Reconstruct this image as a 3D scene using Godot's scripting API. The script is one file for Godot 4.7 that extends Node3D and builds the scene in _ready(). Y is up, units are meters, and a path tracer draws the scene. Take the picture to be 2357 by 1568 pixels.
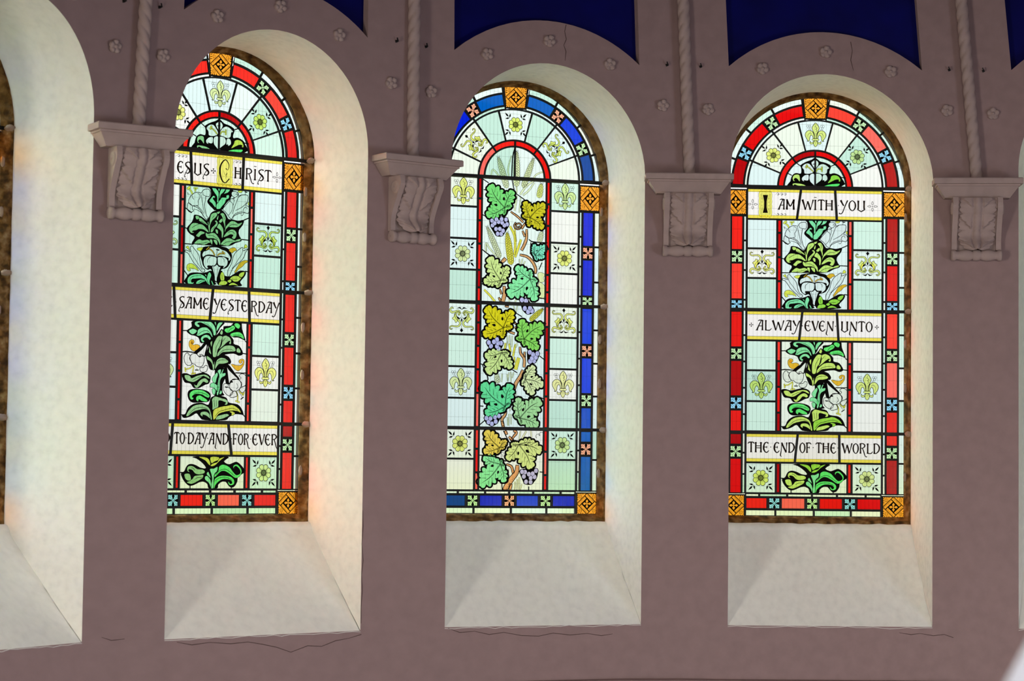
extends Node3D
# A chapel apse: five stained glass lights in deep white reveals, mauve plaster piers with corbels and rope ribs.
# Lengths are metres; drawings on the glass are in millimetres in the plane of each window (origin: middle of the springing bar).

const SPRING := 0.9668      # height of the springing bars above the eye
const GLASS_H := 0.320      # half width of the glazing
const V_BARS := [0.0, -432.0, -860.0]
const V_BOTTOM := -1.1527
const OPEN_A := 0.3412      # half width of the opening in the wall face
const OPEN_C := -0.0127     # its middle, against the middle of the glass
const OPEN_TOP := 0.3314
const SILL_FRONT := -1.5026
const DEPTH := 0.3663       # glass to wall face
const OUTER := 0.40         # wall face to outside face
const POSE := [[-1.7021, -6.1561, 1.0096], [-0.9429, -6.8769, 0.651], [0.0016, -7.4331, 0.3545], [1.0572, -7.5857, 0.052], [2.117, -7.478, -0.248]]
const CENTRE := Vector2(1.246, -4.0)   # middle of the apse in plan (x, z)
const APEX := Vector2(-0.35, -5.5)     # where the ribs of the vault meet, in plan
const LEAN := 0.0583
const WALL_TOP := 3.2
const FLOOR_Y := -1.6

var mats := {}
var rng := RandomNumberGenerator.new()

class Shape:
	var v := PackedVector3Array()
	var n := PackedVector3Array()
	func tri(a: Vector3, b: Vector3, c: Vector3, na: Vector3, nb = null, nc = null) -> void:
		var m: Vector3 = na if nb == null else na + nb + nc
		var x: Vector3 = na if nb == null else nb
		var y: Vector3 = na if nc == null else nc
		if (b - a).cross(c - a).dot(m) > 0.0:
			v.append_array([a, c, b]); n.append_array([na, y, x])
		else:
			v.append_array([a, b, c]); n.append_array([na, x, y])
	func quad(a: Vector3, b: Vector3, c: Vector3, d: Vector3, na: Vector3) -> void:
		tri(a, b, c, na); tri(a, c, d, na)
	func facet(a: Vector3, b: Vector3, c: Vector3, d: Vector3, out: Vector3) -> void:
		var m := (c - a).cross(d - b)
		if m.length() < 1e-12:
			return
		m = m.normalized()
		if m.dot(out) < 0.0:
			m = -m
		quad(a, b, c, d, m)
	func box(lo: Vector3, hi: Vector3) -> void:
		var c := [Vector3(lo.x, lo.y, lo.z), Vector3(hi.x, lo.y, lo.z), Vector3(hi.x, hi.y, lo.z), Vector3(lo.x, hi.y, lo.z), Vector3(lo.x, lo.y, hi.z), Vector3(hi.x, lo.y, hi.z), Vector3(hi.x, hi.y, hi.z), Vector3(lo.x, hi.y, hi.z)]
		quad(c[0], c[1], c[2], c[3], Vector3.FORWARD); quad(c[4], c[5], c[6], c[7], Vector3.BACK)
		quad(c[0], c[1], c[5], c[4], Vector3.DOWN); quad(c[3], c[2], c[6], c[7], Vector3.UP)
		quad(c[0], c[3], c[7], c[4], Vector3.LEFT); quad(c[1], c[2], c[6], c[5], Vector3.RIGHT)
	# a sheet of points [row][column], smooth; side gives the way its normals face
	func sheet(rows: Array, side: float) -> void:
		var R := rows.size()
		var K: int = rows[0].size()
		var nn := []
		for i in R:
			var line := []
			for j in K:
				var du: Vector3 = rows[i][mini(j + 1, K - 1)] - rows[i][maxi(j - 1, 0)]
				var dv: Vector3 = rows[mini(i + 1, R - 1)][j] - rows[maxi(i - 1, 0)][j]
				line.append((du.cross(dv) * side).normalized())
			nn.append(line)
		for i in R - 1:
			for j in K - 1:
				tri(rows[i][j], rows[i][j + 1], rows[i + 1][j + 1], nn[i][j], nn[i][j + 1], nn[i + 1][j + 1])
				tri(rows[i][j], rows[i + 1][j + 1], rows[i + 1][j], nn[i][j], nn[i + 1][j + 1], nn[i + 1][j])
	func prism(poly: PackedVector2Array, z0: float, z1: float, back := true, walls := true) -> void:
		if poly.size() < 3:
			return
		var t := Geometry2D.triangulate_polygon(poly)
		for i in range(0, t.size(), 3):
			var a := poly[t[i]]
			var b := poly[t[i + 1]]
			var c := poly[t[i + 2]]
			tri(Vector3(a.x, a.y, z1), Vector3(b.x, b.y, z1), Vector3(c.x, c.y, z1), Vector3.BACK)
			if back:
				tri(Vector3(a.x, a.y, z0), Vector3(b.x, b.y, z0), Vector3(c.x, c.y, z0), Vector3.FORWARD)
		if walls:
			var s := -1.0 if Geometry2D.is_polygon_clockwise(poly) else 1.0
			for i in poly.size():
				var a := poly[i]
				var b := poly[(i + 1) % poly.size()]
				var d := b - a
				if d.length() < 1e-7:
					continue
				var o := Vector3(d.y, -d.x, 0).normalized() * s
				quad(Vector3(a.x, a.y, z0), Vector3(b.x, b.y, z0), Vector3(b.x, b.y, z1), Vector3(a.x, a.y, z1), o)
	func mesh(m: Material) -> ArrayMesh:
		var arr := []
		arr.resize(Mesh.ARRAY_MAX)
		arr[Mesh.ARRAY_VERTEX] = v
		arr[Mesh.ARRAY_NORMAL] = n
		var am := ArrayMesh.new()
		am.add_surface_from_arrays(Mesh.PRIMITIVE_TRIANGLES, arr)
		am.surface_set_material(0, m)
		return am

func put(called: String, s: Shape, m: Material, parent: Node) -> MeshInstance3D:
	var o := MeshInstance3D.new()
	o.name = called
	if s.v.size():
		o.mesh = s.mesh(m)
	parent.add_child(o, true)
	return o

func base(called: String, at := Vector3.ZERO, turn := 0.0) -> Node3D:
	var o := Node3D.new()
	o.name = called
	add_child(o, true)
	o.position = at
	o.rotation.y = turn
	return o

var taken := {}
func numbered(called: String) -> String:
	taken[called] = taken.get(called, -1) + 1
	return called if taken[called] == 0 else "%s_%03d" % [called, taken[called]]

func tag(o: Node, label: String, category := "", group := "", kind := "") -> void:
	if label: o.set_meta("label", label)
	if category: o.set_meta("category", category)
	if group: o.set_meta("group", group)
	if kind: o.set_meta("kind", kind)

# ---------------------------------------------------------------- materials
func solid(called: String, c: Color, rough := 0.9, spec := 0.3) -> StandardMaterial3D:
	if not mats.has(called):
		var m := StandardMaterial3D.new()
		m.resource_name = called
		m.albedo_color = c
		m.roughness = rough
		m.metallic_specular = spec
		mats[called] = m
	return mats[called]

const SKY_L := 1.27
func glass(called: String, r: float, g: float, b: float, over := 1.0) -> StandardMaterial3D:
	# r, g, b: the tone (sRGB, 0-255) that the piece has against the daylight; over: what the sheet behind it lets through
	if not mats.has(called):
		var m := StandardMaterial3D.new()
		m.resource_name = called
		var l := Color(r / 255.0, g / 255.0, b / 255.0).srgb_to_linear()
		var k := 1.0 / (SKY_L * over * 0.9)
		var t := Color(minf(l.r * k, 0.97), minf(l.g * k, 0.97), minf(l.b * k, 0.97)).linear_to_srgb()
		t.a = 0.0
		m.albedo_color = t
		m.refraction_enabled = true
		m.refraction_scale = 0.05
		m.roughness = 0.08
		m.metallic_specular = 0.4
		mats[called] = m
	return mats[called]

func noise_tex(size: int, freq: float, oct: int, ramp: Array, seed_: int, kind := FastNoiseLite.TYPE_SIMPLEX_SMOOTH) -> NoiseTexture2D:
	var f := FastNoiseLite.new()
	f.seed = seed_
	f.noise_type = kind
	f.frequency = freq
	f.fractal_octaves = oct
	var t := NoiseTexture2D.new()
	t.width = size; t.height = size; t.seamless = true
	t.noise = f
	if ramp.size():
		var g := Gradient.new()
		var offs := PackedFloat32Array()
		var cols := PackedColorArray()
		for e in ramp:
			offs.append(e[0]); cols.append(e[1])
		g.offsets = offs; g.colors = cols
		t.color_ramp = g
	return t

func plaster(called: String, tex: Texture2D, bump: Texture2D, scale: float, relief: float, rough := 0.9) -> StandardMaterial3D:
	var m := StandardMaterial3D.new()
	m.resource_name = called
	m.albedo_texture = tex
	m.roughness = rough
	m.metallic_specular = 0.25
	m.uv1_triplanar = true
	m.uv1_world_triplanar = true
	m.uv1_scale = Vector3.ONE * scale
	if bump:
		m.heightmap_enabled = true
		m.heightmap_texture = bump
		m.heightmap_scale = relief
	mats[called] = m
	return m

func grey(x: float, tint: Color) -> Color:
	return Color(tint.r * x, tint.g * x, tint.b * x)

func make_materials() -> void:
	var mv := WALL_TONE
	plaster("mauve_plaster", noise_tex(512, 0.02, 5, [[0.0, grey(0.955, mv)], [0.5, mv], [1.0, grey(1.04, mv)]], 5), null, 1.6, 0.0)
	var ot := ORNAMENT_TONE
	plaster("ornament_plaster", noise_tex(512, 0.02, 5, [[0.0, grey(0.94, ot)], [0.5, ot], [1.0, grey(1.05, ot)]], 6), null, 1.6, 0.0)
	var wt := WHITE_TONE
	plaster("white_plaster", noise_tex(512, 0.018, 5, [[0.0, grey(0.95, wt)], [0.45, wt], [1.0, grey(1.03, wt)]], 11), null, 3.0, 0.0)
	plaster("vault_blue", noise_tex(256, 0.02, 3, [[0.0, Color(0.0, 0.0, 0.27)], [1.0, Color(0.004, 0.008, 0.36)]], 21), null, 1.0, 0.0, 0.6)
	plaster("stained_stone", noise_tex(512, 0.03, 5, [[0.0, Color(0.10, 0.07, 0.03)], [0.35, Color(0.30, 0.20, 0.09)], [0.55, Color(0.46, 0.33, 0.17)], [0.8, Color(0.58, 0.47, 0.31)], [1.0, Color(0.68, 0.60, 0.46)]], 31), null, 1.6, 0.0)
	plaster("outer_stone", noise_tex(256, 0.03, 4, [[0.0, Color(0.5, 0.48, 0.44)], [1.0, Color(0.66, 0.63, 0.58)]], 41), null, 2.0, 0.0)
	solid("paint_black", Color(0.045, 0.04, 0.03), 0.8, 0.2)
	solid("paint_brown", Color(0.13, 0.085, 0.05), 0.8, 0.2)
	solid("lead", Color(0.07, 0.08, 0.075), 0.55, 0.4)
	solid("iron", Color(0.06, 0.05, 0.04), 0.6, 0.4)
	solid("putty", Color(0.62, 0.53, 0.46), 0.95)
	solid("wire", Color(0.30, 0.33, 0.32), 0.7)
	var pale := [[226, 242, 233], [208, 237, 220], [239, 241, 232], [219, 238, 234], [232, 241, 224], [194, 228, 210]]
	for i in pale.size():
		glass("pale_%d" % i, pale[i][0], pale[i][1], pale[i][2])
	glass("scroll_0", 242, 238, 233); glass("scroll_1", 238, 233, 226)
	var reds := [[232, 24, 18], [250, 62, 48], [240, 36, 26], [178, 6, 10], [252, 104, 92], [222, 10, 12]]
	for i in reds.size():
		glass("red_%d" % i, reds[i][0], reds[i][1], reds[i][2])
	var blues := [[0, 74, 190], [4, 34, 205], [0, 92, 184], [0, 66, 150], [10, 60, 214]]
	for i in blues.size():
		glass("blue_%d" % i, blues[i][0], blues[i][1], blues[i][2])
	glass("orange_square", 246, 160, 42)
	glass("flower_blue", 150, 216, 244); glass("flower_green", 198, 236, 178); glass("flower_salmon", 250, 176, 142)
	var ov := 0.66
	glass("stain_band", 252, 210, 82, ov); glass("stain_0", 240, 226, 112, ov); glass("stain_1", 232, 232, 160, ov); glass("stain_2", 248, 224, 128, ov)
	var art := {"white": [240, 240, 236], "petal": [238, 228, 222], "yellow": [246, 216, 84], "amber": [240, 172, 50], "leaf_a": [132, 214, 160], "leaf_b": [194, 216, 112], "leaf_c": [150, 204, 70], "leaf_d": [96, 216, 112],
		"leaf_e": [200, 206, 84], "leaf_f": [146, 190, 138], "straw": [246, 242, 186], "corn": [238, 206, 78], "corn2": [240, 220, 130], "wheat": [228, 240, 176], "bark": [226, 158, 108], "grape": [188, 178, 222],
		"vine_a": [122, 204, 116], "vine_olive": [206, 186, 40], "vine_teal": [132, 218, 190], "vine_pale": [206, 216, 140], "vine_mint": [138, 220, 160], "vine_yellow": [238, 198, 28], "vine_lime": [140, 206, 92], "vine_cream": [244, 230, 168], "vine_green": [104, 208, 146], "vine_grey": [168, 206, 148], "vine_orange": [246, 196, 84]}
	for k in art:
		glass(k, art[k][0], art[k][1], art[k][2], ov)

# ---------------------------------------------------------------- flat drawing
func spline(p: PackedVector2Array, closed: bool, sub := 4) -> PackedVector2Array:
	var r := PackedVector2Array()
	var k := p.size()
	var segs := k if closed else k - 1
	for i in segs:
		var a := p[(i - 1 + k) % k] if closed or i > 0 else p[0] * 2.0 - p[1]
		var b := p[i]
		var c := p[(i + 1) % k]
		var d := p[(i + 2) % k] if closed or i + 2 < k else p[k - 1] * 2.0 - p[k - 2]
		for j in sub:
			var t := float(j) / sub
			r.append(0.5 * (2.0 * b + (c - a) * t + (2.0 * a - 5.0 * b + 4.0 * c - d) * t * t + (3.0 * b - a - 3.0 * c + d) * t * t * t))
	if not closed:
		r.append(p[k - 1])
	return r

func points(flat: Array) -> PackedVector2Array:
	var r := PackedVector2Array()
	for i in range(0, flat.size(), 2):
		r.append(Vector2(flat[i], flat[i + 1]))
	return r

func ccw(p: PackedVector2Array) -> PackedVector2Array:
	if Geometry2D.is_polygon_clockwise(p):
		p = p.duplicate()
		p.reverse()
	return p

# a brush line as a polygon; w: width, or widths at the points
func brush(p: PackedVector2Array, w0: float, w1: float, w2: float) -> PackedVector2Array:
	var k := p.size()
	var left := PackedVector2Array()
	var right := PackedVector2Array()
	for i in k:
		var d := (p[mini(i + 1, k - 1)] - p[maxi(i - 1, 0)]).normalized()
		var t := float(i) / maxi(k - 1, 1)
		var w := lerpf(w0, w1, t * 2.0) if t < 0.5 else lerpf(w1, w2, t * 2.0 - 1.0)
		var o := Vector2(-d.y, d.x) * w * 0.5
		left.append(p[i] + o)
		right.append(p[i] - o)
	right.reverse()
	left.append_array(right)
	return left

# the same line laid straight into a shape as a strip of flat quads (millimetres)
func lay(s: Shape, p: PackedVector2Array, ws: Array, z: float, closed := false) -> void:
	var k := p.size()
	if k < 2:
		return
	var a := []
	var b := []
	for i in k:
		var d := (p[(i + 1) % k] - p[(i - 1 + k) % k]).normalized() if closed else (p[mini(i + 1, k - 1)] - p[maxi(i - 1, 0)]).normalized()
		var t := float(i) / maxi(k - 1, 1) * (ws.size() - 1)
		var w: float = lerpf(ws[int(t)], ws[mini(int(t) + 1, ws.size() - 1)], t - int(t))
		var o := Vector2(-d.y, d.x) * w * 0.5
		a.append(p[i] + o); b.append(p[i] - o)
	for i in (k if closed else k - 1):
		var j := (i + 1) % k
		s.quad(Vector3(a[i].x, a[i].y, z) * 0.001, Vector3(a[j].x, a[j].y, z) * 0.001, Vector3(b[j].x, b[j].y, z) * 0.001, Vector3(b[i].x, b[i].y, z) * 0.001, Vector3.BACK)

func fill(s: Shape, p: PackedVector2Array, z0: float, z1: float, back := true, walls := true) -> void:
	var q := PackedVector2Array()
	for e in p:
		q.append(e * 0.001)
	s.prism(q, z0 * 0.001, z1 * 0.001, back, walls)

func bounds(p: PackedVector2Array) -> Rect2:
	var r := Rect2(p[0], Vector2.ZERO)
	for e in p:
		r = r.expand(e)
	return r

func clip_one(p: PackedVector2Array, h: PackedVector2Array, deep := 0) -> Array:
	if not bounds(p).intersects(bounds(h)):
		return [p]
	var outer := []
	var hole := PackedVector2Array()
	for q in Geometry2D.clip_polygons(p, h):
		if Geometry2D.is_polygon_clockwise(q):
			hole = q
		elif q.size() > 2:
			outer.append(q)
	if hole.is_empty() or deep > 6:
		return outer
	var b := bounds(hole).get_center()
	var o := bounds(p).grow(10.0)
	var done := []
	for half in [Rect2(o.position, Vector2(b.x - o.position.x, o.size.y)), Rect2(Vector2(b.x, o.position.y), Vector2(o.end.x - b.x, o.size.y))]:
		var box := PackedVector2Array([half.position, Vector2(half.end.x, half.position.y), half.end, Vector2(half.position.x, half.end.y)])
		for q in Geometry2D.intersect_polygons(p, box):
			done.append_array(clip_one(q, h, deep + 1))
	return done

func cut(p: PackedVector2Array, holes: Array) -> Array:
	var parts := [ccw(p)]
	for h in holes:
		var next := []
		for q in parts:
			next.append_array(clip_one(q, h))
		parts = next
	return parts

func grow(p: PackedVector2Array, d: float) -> PackedVector2Array:
	# mitred offset that keeps the corners
	p = ccw(p)
	var r := PackedVector2Array()
	var k := p.size()
	for i in k:
		var e := (p[i] - p[(i - 1 + k) % k]).normalized()
		var f := (p[(i + 1) % k] - p[i]).normalized()
		var a := Vector2(e.y, -e.x)
		var b := Vector2(f.y, -f.x)
		var m := (a + b).normalized()
		r.append(p[i] + m * d / maxf(0.4, m.dot(a)))
	return r

func rect(u0: float, u1: float, v0: float, v1: float) -> PackedVector2Array:
	return PackedVector2Array([Vector2(u0, v0), Vector2(u1, v0), Vector2(u1, v1), Vector2(u0, v1)])

func wedge(r0: float, r1: float, a0: float, a1: float) -> PackedVector2Array:
	var k := maxi(2, int(absf(a1 - a0) / 4.0) + 1)
	var p := PackedVector2Array()
	for i in k + 1:
		p.append(Vector2.from_angle(deg_to_rad(lerpf(a0, a1, float(i) / k))) * r1)
	for i in k + 1:
		p.append(Vector2.from_angle(deg_to_rad(lerpf(a1, a0, float(i) / k))) * r0)
	return p

func oval(c: Vector2, rx: float, ry: float, k := 12, turn := 0.0) -> PackedVector2Array:
	var p := PackedVector2Array()
	for i in k:
		p.append(c + Vector2(cos(TAU * i / k) * rx, sin(TAU * i / k) * ry).rotated(turn))
	return p

# ---------------------------------------------------------------- the scene
const WALL_TONE := Color(0.586, 0.492, 0.48)
const WHITE_TONE := Color(0.91, 0.9, 0.865)
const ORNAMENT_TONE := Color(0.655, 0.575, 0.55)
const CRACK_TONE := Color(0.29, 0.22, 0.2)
const REAR_X := [-0.6, 2.6]
const REAR_Y := [-0.4, 2.6]
const WIN_Z := [-3.9, -1.9]
const WIN_Y := [-1.55, -0.4]
const NORTH_Z := [-3.9, -2.9]
const NORTH_Y := [-0.8, 1.0]
const NORTH_LIGHT := 8.5
const NORTH_COLOR := Color(1.0, 0.975, 0.93)
const REAR_LIGHT := 46.0
const REAR_COLOR := Color(1.0, 0.985, 0.97)
const SIDE_LIGHT := 9.0
const SIDE_COLOR := Color(0.86, 0.91, 1.0)

func _ready() -> void:
	rng.seed = 20240
	var cam := Camera3D.new()
	cam.name = "camera"
	var at := CameraAttributesPhysical.new()
	at.frustum_focal_length = 76.53
	at.frustum_focus_distance = 7.15
	at.frustum_near = 0.05
	at.frustum_far = 100.0
	at.exposure_aperture = 4.0
	cam.attributes = at
	add_child(cam)
	cam.basis = Basis(Vector3.RIGHT, 0.0549) * Basis(Vector3.BACK, CAM_ROLL)
	cam.fov = rad_to_deg(2.0 * atan(784.0 / 5000.0))
	cam.current = true
	var env := Environment.new()
	env.background_mode = Environment.BG_SKY
	var sky := Sky.new()
	var sm := ProceduralSkyMaterial.new()
	# an overcast day: brighter overhead than at the horizon, grass below
	sm.sky_top_color = Color(1.0, 1.0, 1.0)
	sm.sky_horizon_color = Color(0.72, 0.73, 0.74)
	sm.sky_curve = 0.35
	sm.ground_horizon_color = Color(0.70, 0.71, 0.66)
	sm.ground_bottom_color = Color(0.82, 0.88, 0.48)
	sm.ground_curve = 0.05
	sm.sun_angle_max = 45.0
	sm.sun_curve = 0.9
	sky.sky_material = sm
	env.sky = sky
	env.background_energy_multiplier = SKY_ENERGY
	env.tonemap_mode = Environment.TONE_MAPPER_LINEAR
	env.tonemap_exposure = 1.0
	env.sdfgi_enabled = true
	env.ssao_enabled = true
	env.ssil_enabled = true
	# the sun behind thin cloud, off to the side of the apse: a broad bright patch of sky
	var sun := DirectionalLight3D.new()
	sun.name = "hazy_sun"
	sun.sky_mode = DirectionalLight3D.SKY_MODE_SKY_ONLY
	sun.light_energy = SUN_GLOW
	sun.light_color = Color(1.0, 1.0, 0.97)
	sun.light_angular_distance = 3.0
	sun.shadow_enabled = true
	sun.look_at_from_position(Vector3(-8.0, 4.6, -4.0), Vector3.ZERO)
	add_child(sun)
	var we := WorldEnvironment.new()
	we.name = "daylight"
	we.environment = env
	add_child(we)
	make_materials()
	build_wall()
	build_room()
	build_ledge()
	var looks := [["blue", "", "wheat and vine stained glass window at the end of the row, beside the yesterday window"], ["red", "yesterday", "lily stained glass window with red border, its scrolls reading JESUS CHRIST THE SAME YESTERDAY"], ["blue", "", "stained glass window with blue border, vine leaves, grapes and ears of wheat"], ["red", "promise", "lily stained glass window with red border, its scrolls reading I AM WITH YOU ALWAY"], ["blue", "", "stained glass window at the far end of the row, beyond the promise window"]]
	for i in [2, 1, 3]:
		var w := build_window("window_%d" % (i + 1), POSE[i], looks[i][0], looks[i][1])
		tag(w, looks[i][2], "window", "", "structure")
	for i in [0, 4]:
		var w: Node3D = get_node("window_3").duplicate()
		w.name = "window_%d" % (i + 1)
		add_child(w)
		w.position = Vector3(POSE[i][0], SPRING, POSE[i][1])
		w.rotation.y = POSE[i][2]
		tag(w, looks[i][2], "window", "", "structure")
	for i in 4:
		build_corbel(i)
		build_rope(i)
	build_rosettes()
	build_foreground()

const CAM_ROLL := 0.0126
const SKY_ENERGY := 2.3
const SUN_GLOW := 34.0

# ---------------------------------------------------------------- the apse wall
func local(i: int, u: float, w: float) -> Vector2:
	var p: Array = POSE[i]
	return Vector2(p[0] + u * cos(p[2]) + w * sin(p[2]), p[1] - u * sin(p[2]) + w * cos(p[2]))

# plan of the wall at s along bay i (s = 0 in the middle of the opening), off behind the wall face
func plan(i: int, s: float, off: float) -> Vector2:
	var L := local(i, OPEN_C - OPEN_A, DEPTH - off)
	var R := local(i, OPEN_C + OPEN_A, DEPTH - off)
	if absf(s) <= OPEN_A:
		return L.lerp(R, (s + OPEN_A) / (2.0 * OPEN_A))
	if s > 0.0:
		if i < 4:
			var n := local(i + 1, OPEN_C - OPEN_A, DEPTH - off)
			return R.lerp(n, (s - OPEN_A) / pier(i))
		return R + (R - L).normalized().rotated(0.16) * (s - OPEN_A)
	if i > 0:
		var m := local(i - 1, OPEN_C + OPEN_A, DEPTH - off)
		return L.lerp(m, (-s - OPEN_A) / pier(i - 1))
	return L + (L - R).normalized().rotated(-0.16) * (-s - OPEN_A)

func pier(i: int) -> float:
	return local(i, OPEN_C + OPEN_A, DEPTH).distance_to(local(i + 1, OPEN_C - OPEN_A, DEPTH))

func lean(p: Vector2, y: float) -> Vector3:
	var q := p + (APEX - p) * LEAN * maxf(0.0, y - SPRING)
	return Vector3(q.x, y, q.y)

func wall_pt(i: int, s: float, v: float, off := 0.0) -> Vector3:
	return lean(plan(i, s, off), SPRING + v)

func wall_n(p: Vector3) -> Vector3:
	return Vector3(CENTRE.x - p.x, 0, CENTRE.y - p.z).normalized()

func flat_on_wall(st: Shape, i: int, poly: PackedVector2Array, off := 0.0, flip := 1.0) -> void:
	var t := Geometry2D.triangulate_polygon(poly)
	for k in range(0, t.size(), 3):
		var q := []
		for j in 3:
			q.append(wall_pt(i, poly[t[k + j]].x, poly[t[k + j]].y, off))
		st.tri(q[0], q[1], q[2], wall_n(q[0]) * flip, wall_n(q[1]) * flip, wall_n(q[2]) * flip)

func half_left(i: int) -> float:
	return OPEN_A + (pier(i - 1) * 0.5 if i > 0 else 0.16)
func half_right(i: int) -> float:
	return OPEN_A + (pier(i) * 0.5 if i < 4 else 0.16)

const PANEL_H := 0.332
const PANEL_R := 0.52
const PANEL_C := -0.05
func panel_foot(n := 16) -> PackedVector2Array:
	var p := PackedVector2Array()
	var a := asin(PANEL_H / PANEL_R)
	for k in n + 1:
		var x := lerpf(-a, a, float(k) / n)
		p.append(Vector2(sin(x) * PANEL_R, PANEL_C + cos(x) * PANEL_R))
	return p

func build_wall() -> void:
	var wall := base("wall_apse")
	tag(wall, "curved mauve plaster wall pierced by five deep arched window openings", "wall", "", "structure")
	var top := WALL_TOP - SPRING
	var floor_v := FLOOR_Y - SPRING
	var arc_v := OPEN_TOP - OPEN_A
	for i in 5:
		var f := Shape.new()
		for off in [0.0, OUTER]:
			var fl := 1.0 if off == 0.0 else -1.0
			var foot: float = SILL_FRONT if off == 0.0 else V_BOTTOM - 0.05
			# piers
			for e in [[-half_left(i), -OPEN_A], [OPEN_A, half_right(i)]]:
				var ys := [floor_v, foot, -0.8, arc_v, 0.0, 0.35, 0.7, top]
				for k in ys.size() - 1:
					flat_on_wall(f, i, rect(e[0], e[1], ys[k], ys[k + 1]), off, fl)
			flat_on_wall(f, i, rect(-OPEN_A, OPEN_A, floor_v, foot), off, fl)
			var p := PackedVector2Array()
			for k in 33:
				p.append(Vector2(0, arc_v) + Vector2.from_angle(PI - PI * k / 32.0) * OPEN_A)
			if off == 0.0:
				p.append_array([Vector2(OPEN_A, 0.0), Vector2(OPEN_A, 0.35), Vector2(OPEN_A, 0.7), Vector2(OPEN_A, top), Vector2(PANEL_H, top), Vector2(PANEL_H, 0.7)])
				var q := panel_foot()
				q.reverse()
				p.append_array(q)
				p.append_array([Vector2(-PANEL_H, 0.7), Vector2(-PANEL_H, top), Vector2(-OPEN_A, top), Vector2(-OPEN_A, 0.7), Vector2(-OPEN_A, 0.35), Vector2(-OPEN_A, 0.0)])
			else:
				p.append_array([Vector2(OPEN_A, top), Vector2(-OPEN_A, top)])
			flat_on_wall(f, i, p, off, fl)
		# the edge of the plaster round the blue panel
		var ed := panel_foot(24)
		ed.insert(0, Vector2(-PANEL_H, top)); ed.append(Vector2(PANEL_H, top))
		for k in ed.size() - 1:
			var a := wall_pt(i, ed[k].x, ed[k].y)
			var b := wall_pt(i, ed[k + 1].x, ed[k + 1].y)
			var c := wall_pt(i, ed[k + 1].x, ed[k + 1].y, 0.03)
			var d := wall_pt(i, ed[k].x, ed[k].y, 0.03)
			f.facet(a, b, c, d, wall_pt(i, 0, 1.0) - a)
		put("plaster_bay", f, mats["mauve_plaster"], wall)
		# reveal: lofted from the stone frame to the wall face, with the unevenness of trowelled plaster
		var nz := FastNoiseLite.new()
		nz.seed = 100 + i
		nz.frequency = 3.2
		nz.fractal_octaves = 3
		var front := arched(OPEN_A, 0.0, arc_v, SILL_FRONT, 36, 30)
		var back := arched(0.3315, 0.0, 0.0, V_BOTTOM - 0.03, 36, 30)
		var rows := []
		for k in 15:
			var t := k / 14.0
			var row := []
			for j in front.size():
				var a := local(i, back[j].x, 0.044)
				var A := Vector3(a.x, SPRING + back[j].y, a.y)
				var B := wall_pt(i, front[j].x, front[j].y)
				var q := A.lerp(B, t)
				var inward := (Vector2(front[j].x, maxf(0.0, front[j].y)) * -1.0).normalized()
				var h := nz.get_noise_3d(q.x, q.y, q.z) * 0.007 * sin(PI * t)
				var lx := Vector3(cos(POSE[i][2]), 0, -sin(POSE[i][2]))
				q += (lx * inward.x + Vector3.UP * inward.y) * h
				row.append(q)
			rows.append(row)
		var rv := Shape.new()
		rv.sheet(rows, 1.0)
		put("window_reveal", rv, mats["white_plaster"], wall)
		# sill: a narrow ledge under the frame, then the long slope down to the wall face
		rows = []
		for e in [[0.030, -0.012], [0.058, -0.018], [0.068, -0.034]]:
			var row := []
			for j in 25:
				var u := lerpf(-0.334, 0.334, j / 24.0)
				var a := local(i, u, e[0])
				row.append(Vector3(a.x, SPRING + V_BOTTOM + e[1] - 0.006 + 0.003 * nz.get_noise_2d(u * 9.0, 5.0), a.y))
			rows.append(row)
		for k in 13:
			var t := k / 12.0
			var row := []
			for j in 25:
				var x := j / 24.0
				var a := local(i, lerpf(-0.336, 0.336, x), 0.070)
				var A := Vector3(a.x, SPRING + V_BOTTOM - 0.050, a.y)
				var B := wall_pt(i, lerpf(-OPEN_A, OPEN_A, x), SILL_FRONT - 0.004 + 0.006 * nz.get_noise_2d(x * 5.0, 40.0 + i), -0.0015)
				var q := A.lerp(B, t)
				q.y += 0.006 * nz.get_noise_2d(x * 6.0, t * 3.0 + i) * sin(PI * t) - 0.012 * t * (1.0 - t)
				row.append(q)
			rows.append(row)
		var sl := Shape.new()
		sl.sheet(rows, 1.0)
		put("window_sill", sl, mats["white_plaster"], wall)
		# the outer reveal
		rows = []
		for e in [0.046, DEPTH - OUTER]:
			var row := []
			var o := arched(0.336 if e > 0.0 else 0.36, 0.0, 0.0, V_BOTTOM - (0.03 if e > 0.0 else 0.05), 24, 8)
			o.append(o[0])
			for q in o:
				var a := local(i, q.x, e)
				row.append(Vector3(a.x, SPRING + q.y, a.y))
			rows.append(row)
		var ot := Shape.new()
		ot.sheet(rows, 1.0)
		put("outer_reveal", ot, mats["outer_stone"], wall)
	# the blue panels of the vault
	for i in 5:
		var b := Shape.new()
		var p := panel_foot(20)
		p.append_array([Vector2(PANEL_H, 0.7), Vector2(PANEL_H, top), Vector2(-PANEL_H, top), Vector2(-PANEL_H, 0.7)])
		flat_on_wall(b, i, grow(p, 0.004), 0.028)
		put("blue_panel", b, mats["vault_blue"], wall)
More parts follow.
